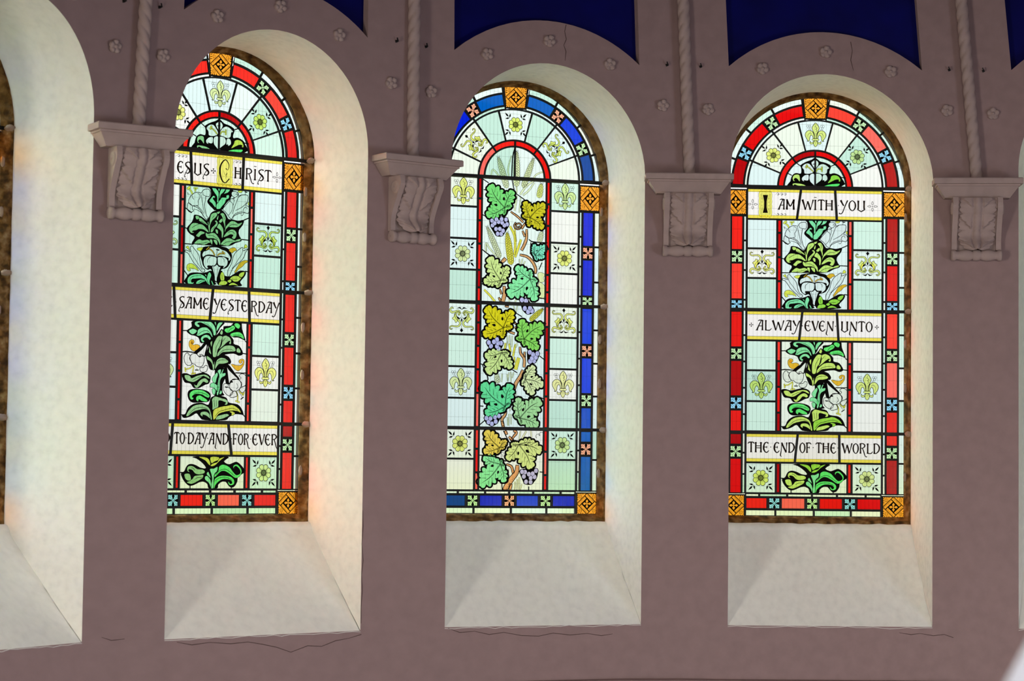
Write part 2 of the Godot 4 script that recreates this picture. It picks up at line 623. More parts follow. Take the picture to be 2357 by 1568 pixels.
	# cracks in the plaster, drawn as narrow dark ribbons on its face
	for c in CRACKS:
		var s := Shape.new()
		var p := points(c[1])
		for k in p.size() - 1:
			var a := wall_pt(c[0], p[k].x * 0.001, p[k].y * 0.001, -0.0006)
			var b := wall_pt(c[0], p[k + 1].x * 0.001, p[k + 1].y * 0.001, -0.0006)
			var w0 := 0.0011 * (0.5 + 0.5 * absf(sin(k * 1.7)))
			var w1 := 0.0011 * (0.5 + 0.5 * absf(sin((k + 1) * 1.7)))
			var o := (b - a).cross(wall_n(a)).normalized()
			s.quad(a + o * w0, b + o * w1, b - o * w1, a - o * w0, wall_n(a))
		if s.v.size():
			put("crack", s, solid("crack_dark", CRACK_TONE, 1.0), wall)

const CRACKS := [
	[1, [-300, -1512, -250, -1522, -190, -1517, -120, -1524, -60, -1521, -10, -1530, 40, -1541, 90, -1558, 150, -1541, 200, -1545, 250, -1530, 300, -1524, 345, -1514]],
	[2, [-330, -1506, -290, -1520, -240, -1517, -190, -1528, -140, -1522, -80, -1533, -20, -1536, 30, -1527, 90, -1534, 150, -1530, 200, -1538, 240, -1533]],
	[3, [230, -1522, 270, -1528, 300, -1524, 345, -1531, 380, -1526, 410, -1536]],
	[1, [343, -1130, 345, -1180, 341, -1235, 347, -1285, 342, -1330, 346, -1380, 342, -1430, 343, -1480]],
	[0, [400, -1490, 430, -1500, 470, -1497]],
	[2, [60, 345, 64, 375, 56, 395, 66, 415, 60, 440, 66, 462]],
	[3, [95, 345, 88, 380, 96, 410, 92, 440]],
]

func build_room() -> void:
	# the rest of the room, behind and beside the camera: straight walls, floor, ceiling
	var side := Shape.new()
	var lw := plan(0, -OPEN_A - 0.16, 0.0)
	var rw := plan(4, OPEN_A + 0.16, 0.0)
	var arcs := [[lw, -1.0], [rw, 1.0]]
	var called := ["wall_north", "wall_south"]
	var notes := ["mauve plaster north wall with a clear sunny window beside the apse", "mauve plaster side wall with a plain daylight window beside the apse"]
	for n in 2:
		var s := Shape.new()
		var p0: Vector2 = arcs[n][0]
		var d := (p0 - CENTRE)
		var a0 := d.angle()
		var a1 := PI if n == 0 else 0.0
		if n == 0 and a0 < 0.0:
			a0 += TAU
		var pts := []
		for k in 13:
			pts.append(CENTRE + Vector2.from_angle(lerpf(a0, a1, k / 12.0)) * lerpf(d.length(), 3.3, k / 12.0))
		var last: Vector2 = pts[12]
		for z in ([last.y, NORTH_Z[0], NORTH_Z[1], 0.0, 5.0] if n == 0 else [last.y, WIN_Z[0], WIN_Z[1], 0.0, 5.0]):
			pts.append(Vector2(last.x, z))
		for k in pts.size() - 1:
			var a: Vector2 = pts[k]
			var b: Vector2 = pts[k + 1]
			if a.distance_to(b) < 1e-4:
				continue
			var o := Vector2(-(b - a).y, (b - a).x).normalized()
			if o.dot(CENTRE - a) < 0.0 and a.y < -4.0 or (a.y >= -4.0 and o.x * arcs[n][1] > 0.0):
				o = -o
			var bands := [[FLOOR_Y, WALL_TOP]]
			if n == 1 and a.y > WIN_Z[0] - 0.01 and b.y < WIN_Z[1] + 0.01:
				bands = [[FLOOR_Y, WIN_Y[0]], [WIN_Y[1], WALL_TOP]]
			if n == 0 and a.y > NORTH_Z[0] - 0.01 and b.y < NORTH_Z[1] + 0.01:
				bands = [[FLOOR_Y, NORTH_Y[0]], [NORTH_Y[1], WALL_TOP]]
			for y in bands:
				s.quad(Vector3(a.x, y[0], a.y), Vector3(b.x, y[0], b.y), Vector3(b.x, y[1], b.y), Vector3(a.x, y[1], a.y), Vector3(o.x, 0, o.y))
				s.quad(Vector3(a.x - o.x * 0.3, y[0], a.y - o.y * 0.3), Vector3(b.x - o.x * 0.3, y[0], b.y - o.y * 0.3), Vector3(b.x - o.x * 0.3, y[1], b.y - o.y * 0.3), Vector3(a.x - o.x * 0.3, y[1], a.y - o.y * 0.3), Vector3(-o.x, 0, -o.y))
		var w := base(called[n])
		put("plaster", s, mats["mauve_plaster"], w)
		tag(w, notes[n], "wall", "", "structure")
	var x0 := CENTRE.x - 3.3
	var x1 := CENTRE.x + 3.3
	var e := Shape.new()
	e.box(Vector3(x0 - 0.3, FLOOR_Y, 5.0), Vector3(REAR_X[0], WALL_TOP, 5.3))
	e.box(Vector3(REAR_X[1], FLOOR_Y, 5.0), Vector3(x1 + 0.3, WALL_TOP, 5.3))
	e.box(Vector3(REAR_X[0], FLOOR_Y, 5.0), Vector3(REAR_X[1], REAR_Y[0], 5.3))
	e.box(Vector3(REAR_X[0], REAR_Y[1], 5.0), Vector3(REAR_X[1], WALL_TOP, 5.3))
	var back := base("wall_west")
	put("plaster", e, mats["mauve_plaster"], back)
	tag(back, "mauve plaster end wall facing the apse, with a large window added for light", "wall", "", "structure")
	var fl := Shape.new()
	fl.box(Vector3(x0 - 1.5, FLOOR_Y - 0.15, -9.0), Vector3(x1 + 1.5, FLOOR_Y, 5.3))
	var fo := base("floor")
	put("boards", fl, solid("floor_tone", Color(0.34, 0.26, 0.2), 0.7), fo)
	tag(fo, "plain brown floor of the chapel", "floor", "", "structure")
	var ce := Shape.new()
	ce.box(Vector3(x0 - 1.5, WALL_TOP, -9.0), Vector3(x1 + 1.5, WALL_TOP + 0.2, 5.3))
	var co := base("ceiling")
	put("boards", ce, mats["vault_blue"], co)
	tag(co, "dark blue ceiling of the chapel above the ribs", "ceiling", "", "structure")
	var blocker := Shape.new()  # unseen slab added to keep rear light off the upper apse wall
	blocker.box(Vector3(x0 - 0.3, 0.95, -1.9), Vector3(x1 + 0.3, WALL_TOP, -1.6))
	var lo := base("light_blocker")
	put("plaster", blocker, mats["mauve_plaster"], lo)
	tag(lo, "unseen mauve slab added to block rear light from the top of the apse", "wall", "", "structure")
	# clear windows that light the room: an unseen one added behind the camera as fill, others in the side walls
	clear_window("window_6", Vector3((REAR_X[0] + REAR_X[1]) * 0.5, (REAR_Y[0] + REAR_Y[1]) * 0.5, 5.06), PI, REAR_X[1] - REAR_X[0], REAR_Y[1] - REAR_Y[0], REAR_LIGHT, REAR_COLOR, "large unseen window added behind the camera to light the room")
	clear_window("window_8", Vector3(x0 - 0.06, (NORTH_Y[0] + NORTH_Y[1]) * 0.5, (NORTH_Z[0] + NORTH_Z[1]) * 0.5), PI / 2, NORTH_Z[1] - NORTH_Z[0], NORTH_Y[1] - NORTH_Y[0], NORTH_LIGHT, NORTH_COLOR, "plain clear window in the north wall, on the sunny side of the apse")
	clear_window("window_7", Vector3(x1 + 0.06, (WIN_Y[0] + WIN_Y[1]) * 0.5, (WIN_Z[0] + WIN_Z[1]) * 0.5), -PI / 2, WIN_Z[1] - WIN_Z[0], WIN_Y[1] - WIN_Y[0], SIDE_LIGHT, SIDE_COLOR, "plain clear window in the south wall beside the apse")

func clear_window(called: String, at: Vector3, turn: float, w: float, h: float, energy: float, c: Color, label: String) -> void:
	var o := base(called, at, turn)
	tag(o, label, "window", "", "structure")
	var day := StandardMaterial3D.new()
	day.resource_name = called + "_daylight"
	day.albedo_color = Color(0.8, 0.8, 0.8)
	day.emission_enabled = true
	day.emission = c
	day.emission_energy_multiplier = 0.6
	for x in 3:
		for y in 4:
			var p := Shape.new()
			p.box(Vector3(-w / 2 + w / 3 * x + 0.02, -h / 2 + h / 4 * y + 0.02, -0.006), Vector3(-w / 2 + w / 3 * (x + 1) - 0.02, -h / 2 + h / 4 * (y + 1) - 0.02, 0.0))
			put("window_pane", p, day, o)
	var f := Shape.new()
	for x in 4:
		f.box(Vector3(-w / 2 + w / 3 * x - 0.022, -h / 2, -0.02), Vector3(-w / 2 + w / 3 * x + 0.022, h / 2, 0.02))
	for y in 5:
		f.box(Vector3(-w / 2, -h / 2 + h / 4 * y - 0.022, -0.02), Vector3(w / 2, -h / 2 + h / 4 * y + 0.022, 0.02))
	put("window_frame", f, solid("frame_paint", Color(0.75, 0.74, 0.7), 0.6), o)
	var l := AreaLight3D.new()
	l.name = called + "_skylight"
	l.area_size = Vector2(w, h)
	l.light_color = c
	l.light_energy = energy
	l.shadow_enabled = true
	l.position = Vector3(0, 0, 0.03)
	l.rotation.y = PI
	o.add_child(l)

func build_ledge() -> void:
	var o := base("trim_1")
	tag(o, "plastered ledge running along the apse wall below the sills", "ledge", "", "structure")
	var s := Shape.new()
	var rows := []
	var prof := [[0.0, -0.712], [0.035, -0.712], [0.045, -0.720], [0.045, -0.77], [0.03, -0.785], [0.0, -0.79]]
	var line := []
	for i in 5:
		for k in 5:
			line.append(plan(i, lerpf(-half_left(i), half_right(i), k / 4.0), 0.0))
	for e in prof:
		var row := []
		for q in line:
			var n := wall_n(Vector3(q.x, 0, q.y))
			row.append(Vector3(q.x, e[1], q.y) + n * (e[0] + 0.003))
		rows.append(row)
	s.sheet(rows, -1.0)
	put("ledge", s, mats["mauve_plaster"], o)

# ---------------------------------------------------------------- corbels, ropes, rosettes, hooks
const PIER_NAMES := ["before the yesterday window", "between yesterday and vine windows", "between vine and promise windows", "beyond the promise window"]

func pier_frame(i: int) -> Transform3D:
	var a := plan(i, half_right(i), 0.0)
	var l := plan(i, OPEN_A, 0.0)
	var r := plan(i + 1, -OPEN_A, 0.0)
	var d := (r - l).normalized()
	return Transform3D(Basis(Vector3(d.x, 0, d.y), Vector3.UP, Vector3(-d.y, 0, d.x)), Vector3(a.x, 0, a.y))

func loft_box(s: Shape, levels: Array) -> void:
	# levels of [y, half width, depth], from the top down; a body against the wall
	for k in levels.size() - 1:
		var a: Array = levels[k]
		var b: Array = levels[k + 1]
		s.facet(Vector3(-a[1], a[0], a[2]), Vector3(a[1], a[0], a[2]), Vector3(b[1], b[0], b[2]), Vector3(-b[1], b[0], b[2]), Vector3(0, (b[1] - a[1]) * 4.0, 1))
		for e in [-1.0, 1.0]:
			s.facet(Vector3(e * a[1], a[0], 0), Vector3(e * a[1], a[0], a[2]), Vector3(e * b[1], b[0], b[2]), Vector3(e * b[1], b[0], 0), Vector3(e, 0, 0))
	var t: Array = levels[0]
	s.quad(Vector3(-t[1], t[0], 0), Vector3(t[1], t[0], 0), Vector3(t[1], t[0], t[2]), Vector3(-t[1], t[0], t[2]), Vector3.UP)
	var u: Array = levels[-1]
	s.quad(Vector3(-u[1], u[0], 0), Vector3(u[1], u[0], 0), Vector3(u[1], u[0], u[2]), Vector3(-u[1], u[0], u[2]), Vector3.DOWN)

func console_depth(t: float) -> float:
	# the S of the bracket from its head (0) to the roll (1)
	return lerpf(0.066, 0.017, smoothstep(0.10, 0.85, t)) + 0.007 * sin(PI * minf(1.0, t * 3.2)) * (1.0 if t < 0.32 else 0.0)

func build_corbel(i: int) -> void:
	var o := base(numbered("corbel"))
	tag(o, "pale mauve leaf corbel with moulded shelf, on pier " + PIER_NAMES[i], "corbel", "leaf corbels under the rope ribs")
	var F := pier_frame(i)
	o.transform = Transform3D(F.basis, F.origin + Vector3(0, 0.952, 0) + F.basis.z * 0.002)
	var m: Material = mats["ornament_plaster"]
	var ab := Shape.new()
	var lv := [[0.0, 0.1425, 0.084], [-0.003, 0.145, 0.087], [-0.020, 0.145, 0.087], [-0.0215, 0.136, 0.078], [-0.027, 0.136, 0.078], [-0.0275, 0.133, 0.075]]
	for k in 8:
		var a := PI / 2 * k / 7.0
		lv.append([-0.028 - 0.033 * sin(a), 0.108 + 0.024 * (1.0 - sin(a)) * 1.0, 0.050 + 0.024 * (1.0 - sin(a))])
	lv.append([-0.064, 0.106, 0.048])
	loft_box(ab, lv)
	put("abacus", ab, m, o)
	var H := 0.172
	var y0 := -0.064
	var body := Shape.new()
	var cheeks := []
	var n := 20
	var lvb := []
	for k in n + 1:
		var t := float(k) / n
		lvb.append([y0 - H * t, 0.064, console_depth(t) - 0.012])
	loft_box(body, lvb)
	put("bracket_body", body, m, o)
	for e in [-1.0, 1.0]:
		var s := Shape.new()
		for k in n:
			var ya := y0 - H * k / n
			var yb := y0 - H * (k + 1) / n
			var da := console_depth(float(k) / n)
			var db := console_depth(float(k + 1) / n)
			var xi: float = e * 0.064
			var xo: float = e * 0.081
			s.facet(Vector3(xi, ya, da), Vector3(xo, ya, da), Vector3(xo, yb, db), Vector3(xi, yb, db), Vector3.BACK)
			s.facet(Vector3(xo, ya, 0), Vector3(xo, ya, da), Vector3(xo, yb, db), Vector3(xo, yb, 0), Vector3(e, 0, 0))
			s.facet(Vector3(xi, ya, 0), Vector3(xi, ya, da), Vector3(xi, yb, db), Vector3(xi, yb, 0), Vector3(-e, 0, 0))
		s.quad(Vector3(e * 0.064, y0 - H, 0), Vector3(e * 0.081, y0 - H, 0), Vector3(e * 0.081, y0 - H, 0.02), Vector3(e * 0.064, y0 - H, 0.02), Vector3.DOWN)
		put("bracket_cheek", s, m, o)
	for e in [-1.0, 1.0]:
		var vol := Shape.new()
		var vr := []
		for q in [[0.0, 0.0045], [0.006, 0.0045], [0.010, 0.002], [0.013, 0.0045], [0.019, 0.0045], [0.022, 0.0]]:
			var row := []
			for j in 21:
				var a := TAU * j / 20.0
				row.append(Vector3(e * (0.081 + q[1]), y0 - 0.035 + cos(a) * q[0], 0.040 + sin(a) * q[0]))
			vr.append(row)
		vol.sheet(vr, e)
		put("volute", vol, m, o)
	# the leaf: a stem with three pairs of lobes and a curled tip
	var leaf := Shape.new()
	var rows := []
	var across := 41
	var down := 81
	for k in down:
		var t := k / float(down - 1)
		var tooth := 0.0065 * absf(sin(t * PI * 11.0))
		var w := lerpf(0.056, 0.057, t) * (1.0 if t < 0.72 else sqrt(maxf(0.02, 1.0 - pow((t - 0.72) / 0.30, 2.0))))
		for c in [0.305, 0.61]:
			w -= 0.012 * exp(-pow((t - c) / 0.02, 2.0))
		w += tooth - 0.002
		var row := []
		for j in across:
			var x := j / float(across - 1) * 2.0 - 1.0
			var ax := absf(x)
			var field := console_depth(minf(1.0, t)) - 0.012
			var z := field + 0.004 + 0.011 * (1.0 - pow(ax, 3.0))
			z += 0.0050 * exp(-pow(ax / 0.14, 2.0)) - 0.0060 * exp(-pow((ax - 0.25) / 0.06, 2.0))
			z += 0.0085 * (pow(fposmod((t - 0.34 * (1.0 - ax)) * 2.5 + 0.1, 1.0), 1.2) - 0.45) * smoothstep(0.22, 0.42, ax)
			z += 0.0030 * (absf(sin((t * 6.5 + ax * 0.9) * PI)) - 0.5) * smoothstep(0.45, 0.9, ax)
			z += 0.034 * smoothstep(0.66, 1.0, t) * (1.0 - 0.35 * ax * ax)
			row.append(Vector3(x * w, y0 - 0.002 - (H - 0.004) * t - 0.004 * sin(ax * PI * 0.5) * t, z))
		rows.append(row)
	leaf.sheet(rows, -1.0)
	put("acanthus_leaf", leaf, m, o)
	# the turned roll
	var roll := Shape.new()
	rows = []
	var prof := [[-0.083, 0.0012], [-0.083, 0.0171], [-0.078, 0.0189], [-0.071, 0.0189], [-0.066, 0.0142], [-0.058, 0.0147], [-0.046, 0.0186], [-0.034, 0.0198], [-0.022, 0.0177], [-0.013, 0.0139], [-0.011, 0.0177], [0.0, 0.0191]]
	var full := prof.duplicate()
	for k in range(prof.size() - 2, -1, -1):
		full.append([-prof[k][0], prof[k][1]])
	for e in full:
		var row := []
		for j in 17:
			var a := TAU * j / 16.0
			row.append(Vector3(e[0], y0 - H - 0.017 + cos(a) * e[1], 0.020 + sin(a) * e[1]))
		rows.append(row)
	roll.sheet(rows, -1.0)
	put("turned_roll", roll, m, o)

func build_rope(i: int) -> void:
	var o := base("trim_%d" % (i + 2))
	tag(o, "twisted rope moulding rising above corbel " + PIER_NAMES[i], "moulding", "rope ribs of the vault", "structure")
	var s := Shape.new()
	var rows := []
	var steps := 420
	var lo := 0.948
	var hi := 2.9
	var twist := -1.0 if i == 0 else 1.0
	var p := plan(i, half_right(i), 0.0)
	for k in steps:
		var y := lerpf(lo, hi, k / float(steps - 1))
		var c := lean(p, y) + wall_n(lean(p, y)) * 0.0186
		var n := wall_n(c)
		var x := Vector3.UP.cross(n).normalized()
		var row := []
		for j in 25:
			var a := TAU * j / 24.0
			var r := 0.0150 + 0.0052 * pow(absf(sin(a * 1.5 + twist * (y - lo) * PI / 0.042)), 0.7)
			row.append(c + (x * cos(a) + n * sin(a)) * r)
		rows.append(row)
	s.sheet(rows, 1.0)
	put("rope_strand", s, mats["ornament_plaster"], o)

func rosette_mesh() -> ArrayMesh:
	var s := Shape.new()
	var rows := []
	for k in 12:
		var t := k / 11.0
		var row := []
		for j in 41:
			var a := TAU * (j % 40) / 40.0
			var lob := absf(cos(a * 2.5))
			var R := 0.0205 * (0.80 + 0.20 * pow(lob, 0.5))
			var z: float
			if t < 0.3:
				z = 0.011 + 0.003 * cos(t / 0.3 * PI * 0.5) - 0.004 * smoothstep(0.2, 0.3, t)
			else:
				z = 0.0065 + 0.004 * sin((t - 0.3) / 0.7 * PI) + 0.0015 * lob - 0.004 * (1.0 - lob) * smoothstep(0.35, 0.6, t)
			if k == 11:
				z = 0.0
			row.append(Vector3(cos(a) * R * minf(1.0, t * 11.0 / 10.0), sin(a) * R * minf(1.0, t * 11.0 / 10.0), z))
		rows.append(row)
	s.sheet(rows, 1.0)
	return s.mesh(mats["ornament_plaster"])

func on_wall(o: Node3D, i: int, s: float, v: float, spin := 0.0) -> void:
	var p := wall_pt(i, s, v)
	var n := wall_n(p)
	var up := (wall_pt(i, s, v + 0.05) - p).normalized()
	var x := up.cross(n).normalized()
	n = x.cross(up).normalized()
	o.transform = Transform3D(Basis(x, up, n), p) * Transform3D(Basis(Vector3.BACK, spin), Vector3.ZERO)

func build_rosettes() -> void:
	var mesh := rosette_mesh()
	var wn := ["end window", "yesterday window", "vine window", "promise window", "last window"]
	var n := 0
	for i in range(0, 5):
		for e in [[0.003, 0.404, "over the crown of the arch of "], [-0.218, 0.345, "on the arch haunch nearer the row's start, "], [0.222, 0.344, "on the arch haunch nearer the row's end, "]]:
			if i == 0 and e[0] < 0.1 or i == 4:
				continue
			var o := MeshInstance3D.new()
			o.name = numbered("plaster_rosette")
			o.mesh = mesh
			add_child(o)
			on_wall(o, i, e[0], e[1], n * 0.9)
			tag(o, "five petalled rosette " + e[2] + wn[i], "rosette", "plaster rosettes on the wall")
			n += 1
	var hook := Shape.new()
	hook.box(Vector3(-0.0016, -0.0016, -0.002), Vector3(0.0016, 0.0016, 0.014))
	hook.box(Vector3(-0.0016, 0.0, 0.011), Vector3(0.0016, 0.011, 0.014))
	hook.box(Vector3(-0.004, -0.004, 0.0), Vector3(0.004, 0.004, 0.0025))
	var hm := hook.mesh(mats["iron"])
	for i in 4:
		var c := half_right(i)
		for e in [[-0.077, 0.218], [0.075, 0.207]]:
			var o := MeshInstance3D.new()
			o.name = numbered("plaster_rosette")
			o.mesh = mesh
			add_child(o)
			wall_item(o, i, c + e[0], e[1], n * 0.9)
			tag(o, "five petalled rosette %s rope rib on pier %s" % ["before the" if e[0] < 0 else "after the", PIER_NAMES[i]], "rosette", "plaster rosettes on the wall")
			n += 1
		for e in [[-0.058, 0.352], [0.056, 0.348]]:
			var o := MeshInstance3D.new()
			o.name = numbered("iron_hook")
			o.mesh = hm
			add_child(o)
			wall_item(o, i, c + e[0], e[1], 0.3)
			tag(o, "tiny iron hook %s rope rib on pier %s" % ["before the" if e[0] < 0 else "after the", PIER_NAMES[i]], "hook", "iron hooks beside the rope ribs")

func wall_item(o: Node3D, i: int, s: float, v: float, spin: float) -> void:
	# s may run past the middle of the pier into the next bay
	if s > half_right(i) and i < 4:
		on_wall(o, i + 1, s - half_right(i) - half_left(i + 1), v, spin)
	else:
		on_wall(o, i, s, v, spin)

func build_foreground() -> void:
	# the pale, out of focus edge at the foot of the picture: a white board on a stand close to the camera
	var o := base("white_board", Vector3(0.475, -0.214, -2.1))
	tag(o, "white board standing close by, only its pale slanting edge in view", "board")
	var s := Shape.new()
	s.prism(PackedVector2Array([Vector2(-0.16, -0.30), Vector2(0.30, -0.30), Vector2(0.30, 0.16), Vector2(0.095, 0.16), Vector2(0.08, 0.148)]), -0.006, 0.006)
	put("panel", s, solid("board_white", Color(0.86, 0.88, 0.92), 0.6), o)
	var st := Shape.new()
	st.box(Vector3(0.10, -1.386, -0.02), Vector3(0.13, -0.2, -0.007))
	st.box(Vector3(0.0, -1.386, -0.15), Vector3(0.24, -1.361, 0.15))
	put("stand", st, solid("stand_black", Color(0.06, 0.06, 0.06), 0.6), o)

# ---------------------------------------------------------------- drawings on the panes (millimetres)
# one drawn pane: stain pieces and black lines collect here
class Draw:
	var stain := {}     # material name -> Shape
	var line := Shape.new()

func xf(T: Transform2D, flat: Array) -> PackedVector2Array:
	var r := PackedVector2Array()
	for i in range(0, flat.size(), 2):
		r.append(T * Vector2(flat[i], flat[i + 1]))
	return r

const Z_LINE := 4.4
var pen := 1.0
func ink(d: Draw, p: PackedVector2Array, ws: Array, smooth := true, closed := false) -> void:
	lay(d.line, spline(p, closed, 4) if smooth and p.size() > 2 else p, ws.map(func(x): return x * pen), Z_LINE, closed)

func blot(d: Draw, p: PackedVector2Array) -> void:
	fill(d.line, p, Z_LINE, Z_LINE, false, false)

func stain(d: Draw, m: String, p: PackedVector2Array, outline := 1.1) -> void:
	if not d.stain.has(m):
		d.stain[m] = Shape.new()
	fill(d.stain[m], p, 3.3, 3.9, true, false)
	if outline > 0.0:
		lay(d.line, p, [outline * pen], Z_LINE, true)

func commit_draw(d: Draw, pane: Node, ink_mat := "paint_black") -> void:
	for m in d.stain:
		put("silver_stain", d.stain[m], mats[m], pane)
	if d.line.v.size():
		put("painted_line", d.line, mats[ink_mat], pane)

func draw_rose(d: Draw, T: Transform2D, m: String) -> void:
	var p := PackedVector2Array()
	for i in 64:
		var a := TAU * i / 64.0
		p.append(T * (Vector2.from_angle(a) * 28.0 * (0.78 + 0.22 * pow(absf(sin(4.0 * a)), 0.55))))
	stain(d, m, p, 1.3)
	for i in 8:
		var a := TAU * i / 8.0
		ink(d, PackedVector2Array([T * (Vector2.from_angle(a) * 9.0), T * (Vector2.from_angle(a) * 23.0)]), [1.3, 1.0], false)
		for s in [-0.14, 0.0, 0.14]:
			ink(d, PackedVector2Array([T * (Vector2.from_angle(a + PI / 8 + s) * 9.5), T * (Vector2.from_angle(a + PI / 8 + s * 1.6) * (16.0 if s == 0.0 else 13.0))]), [0.7, 0.3], false)
	ink(d, xf(T, [0, 0, 0, 0]), [0.1], false)
	lay(d.line, oval(T.origin, 8.6, 8.6, 20), [2.2], Z_LINE, true)
	for i in 5:
		var c := -6.0 + 3.0 * i
		var h := sqrt(maxf(0.0, 72.0 - c * c))
		ink(d, PackedVector2Array([T * Vector2(c, -h).rotated(0.8), T * Vector2(c, h).rotated(0.8)]), [1.0, 1.0], false)
		ink(d, PackedVector2Array([T * Vector2(-h, c).rotated(0.8), T * Vector2(h, c).rotated(0.8)]), [1.0, 1.0], false)
	for q in 4:
		var R := T * Transform2D(PI / 2 * q, Vector2.ZERO)
		ink(d, xf(R, [23, 23, 30, 30]), [0.5, 0.9], false)
		for leaf in [[29, 29, 43, 43, 4.6], [26, 24, 41, 21, 4.2], [24, 26, 20, 41, 4.2]]:
			var a := R * Vector2(leaf[0], leaf[1])
			var b := R * Vector2(leaf[2], leaf[3])
			ink(d, PackedVector2Array([a, a.lerp(b, 0.3), a.lerp(b, 0.6), b]), [0.4, leaf[4], leaf[4] * 0.8, 0.2], false)

func draw_fleur(d: Draw, T: Transform2D, m: String) -> void:
	for s in [-1.0, 1.0]:
		var M := T * Transform2D(Vector2(s, 0), Vector2(0, 1), Vector2.ZERO)
		stain(d, m, spline(xf(M, [5, -12, 7, 4, 13, 14, 26, 18, 37, 10, 40, -1, 35, -13, 29, -21, 33, -23, 26, -24, 23, -18, 22, -8, 17, 0, 12, -3, 9, -12]), true, 3), 1.3)
		ink(d, xf(M, [14, 4, 20, 8, 27, 4, 30, -5, 27, -14]), [0.7, 0.9, 0.3])
		stain(d, m, spline(xf(M, [6, -23, 10, -33, 18, -35, 22, -29, 20, -24, 17, -29, 12, -28]), true, 3), 1.1)
		for b in [[30, 34], [22, 34], [26, 27]]:
			lay(d.line, oval(M * Vector2(b[0], b[1]), 3.9, 3.9, 12), [1.0], Z_LINE, true)
		ink(d, xf(M, [23, 24, 15, 17]), [1.0, 0.4], false)
	stain(d, m, spline(xf(T, [0, 47, -9, 38, -14, 27, -10, 15, -5, 4, -4, -12, 4, -12, 5, 4, 10, 15, 14, 27, 9, 38]), true, 3), 1.4)
	stain(d, m, spline(xf(T, [-4, -22, -8, -34, 0, -45, 8, -34, 4, -22]), true, 3), 1.2)
	stain(d, m, xf(T, [-14, -17, -10, -13, 10, -13, 14, -17, 10, -21, -10, -21]), 1.2)
	ink(d, xf(T, [0, 42, 1, 36, -2, 33, 3, 30, 5, 26, 1, 23, 5, 19, 3, 14, 0, 15]), [0.6, 1.2, 0.8])
	ink(d, xf(T, [0, 10, 0, -10]), [0.5, 1.0], false)
	ink(d, xf(T, [0, -24, 0, -36]), [1.0, 0.4], false)

func draw_arabesque(d: Draw, T: Transform2D, m: String) -> void:
	for s in [-1.0, 1.0]:
		var M := T * Transform2D(Vector2(s, 0), Vector2(0, 1), Vector2.ZERO)
		stain(d, m, spline(xf(M, [14, 8, 22, 15, 25, 8, 34, 1, 28, -5, 26, -16, 19, -10]), true, 3), 1.1)
		stain(d, m, brush(spline(xf(M, [33, 36, 39, 38, 42, 32, 36, 27, 22, 28, 12, 27, 6, 20, 6, 13, 12, 6, 20, -3, 22, -13, 17, -20, 9, -18, 9, -12, 14, -12]), false, 4), 2.0, 6.5, 2.5), 1.1)
		stain(d, m, brush(spline(xf(M, [3, -17, 12, -26, 24, -22, 36, -20, 42, -28, 36, -36, 30, -33]), false, 4), 3.0, 6.5, 2.5), 1.1)
		ink(d, xf(M, [2, -5, 8, 1, 14, -4, 14, -7]), [0.4, 3.4, 0.4])
		ink(d, xf(M, [0, -29, 7, -36, 19, -33]), [0.6, 3.6, 0.4])
	blot(d, xf(T, [0, 48, 6, 41, 0, 32, -6, 41]))
	ink(d, xf(T, [0, 32, 0, 17]), [1.2, 0.5], false)
	blot(d, xf(T, [0, 13, 3.5, 6, 0, -3, -3.5, 6]))
	ink(d, xf(T, [0, -3, 0, -14]), [1.0, 0.5], false)

func draw_strap(d: Draw, T: Transform2D) -> void:
	# basket of four straps round a flower; T takes the unit square to the pane
	var w := 1.8
	for l in [[0, 1, 1, 0], [1, 0, 0, -1], [0, -1, -1, 0], [-1, 0, 0, 1], [-0.24, 0.76, 0.52, 0], [0.76, 0.24, 0, -0.52], [0.24, -0.76, -0.52, 0], [-0.76, -0.24, 0, 0.52]]:
		ink(d, xf(T, l), [w], false)
	for q in 4:
		var R := T * Transform2D(PI / 2 * q, Vector2.ZERO)
		ink(d, xf(R, [0.0, 0.86, 0.74, 0.12]), [0.6], false)
		ink(d, xf(R, [-0.16, 0.74, 0.6, -0.02]), [0.5], false)
		for k in 3:
			blot(d, oval(R * Vector2(0.08 + 0.2 * k, 0.64 - 0.2 * k), 0.8, 0.8, 6))
		lay(d.line, oval(R * Vector2(0.66, 0.66), 5.4, 5.4, 14), [1.1], Z_LINE, true)
		ink(d, xf(R, [0.56, 0.66, 0.76, 0.66]), [0.7], false)
		for k in [0.42, 0.62, 0.82]:
			blot(d, xf(R, [k - 0.07, 1.02, k + 0.07, 1.02, k, 0.86]))
			blot(d, xf(R, [1.02, k - 0.07, 1.02, k + 0.07, 0.86, k]))
			ink(d, xf(R, [k, 0.9, k * 0.96, 0.8]), [0.7, 0.3], false)
	var petals := []
	for q in 4:
		petals.append(ccw(spline(xf(T * Transform2D(PI / 2 * q, Vector2.ZERO), [0.03, 0.09, 0.13, 0.22, 0, 0.41, -0.13, 0.22, -0.03, 0.09]), true, 3)))
	petals.append(ccw(oval(T.origin, 3.0, 3.0, 10)))
	for p in cut(xf(T, [0, 0.5, 0.5, 0, 0, -0.5, -0.5, 0]), petals):
		blot(d, p)

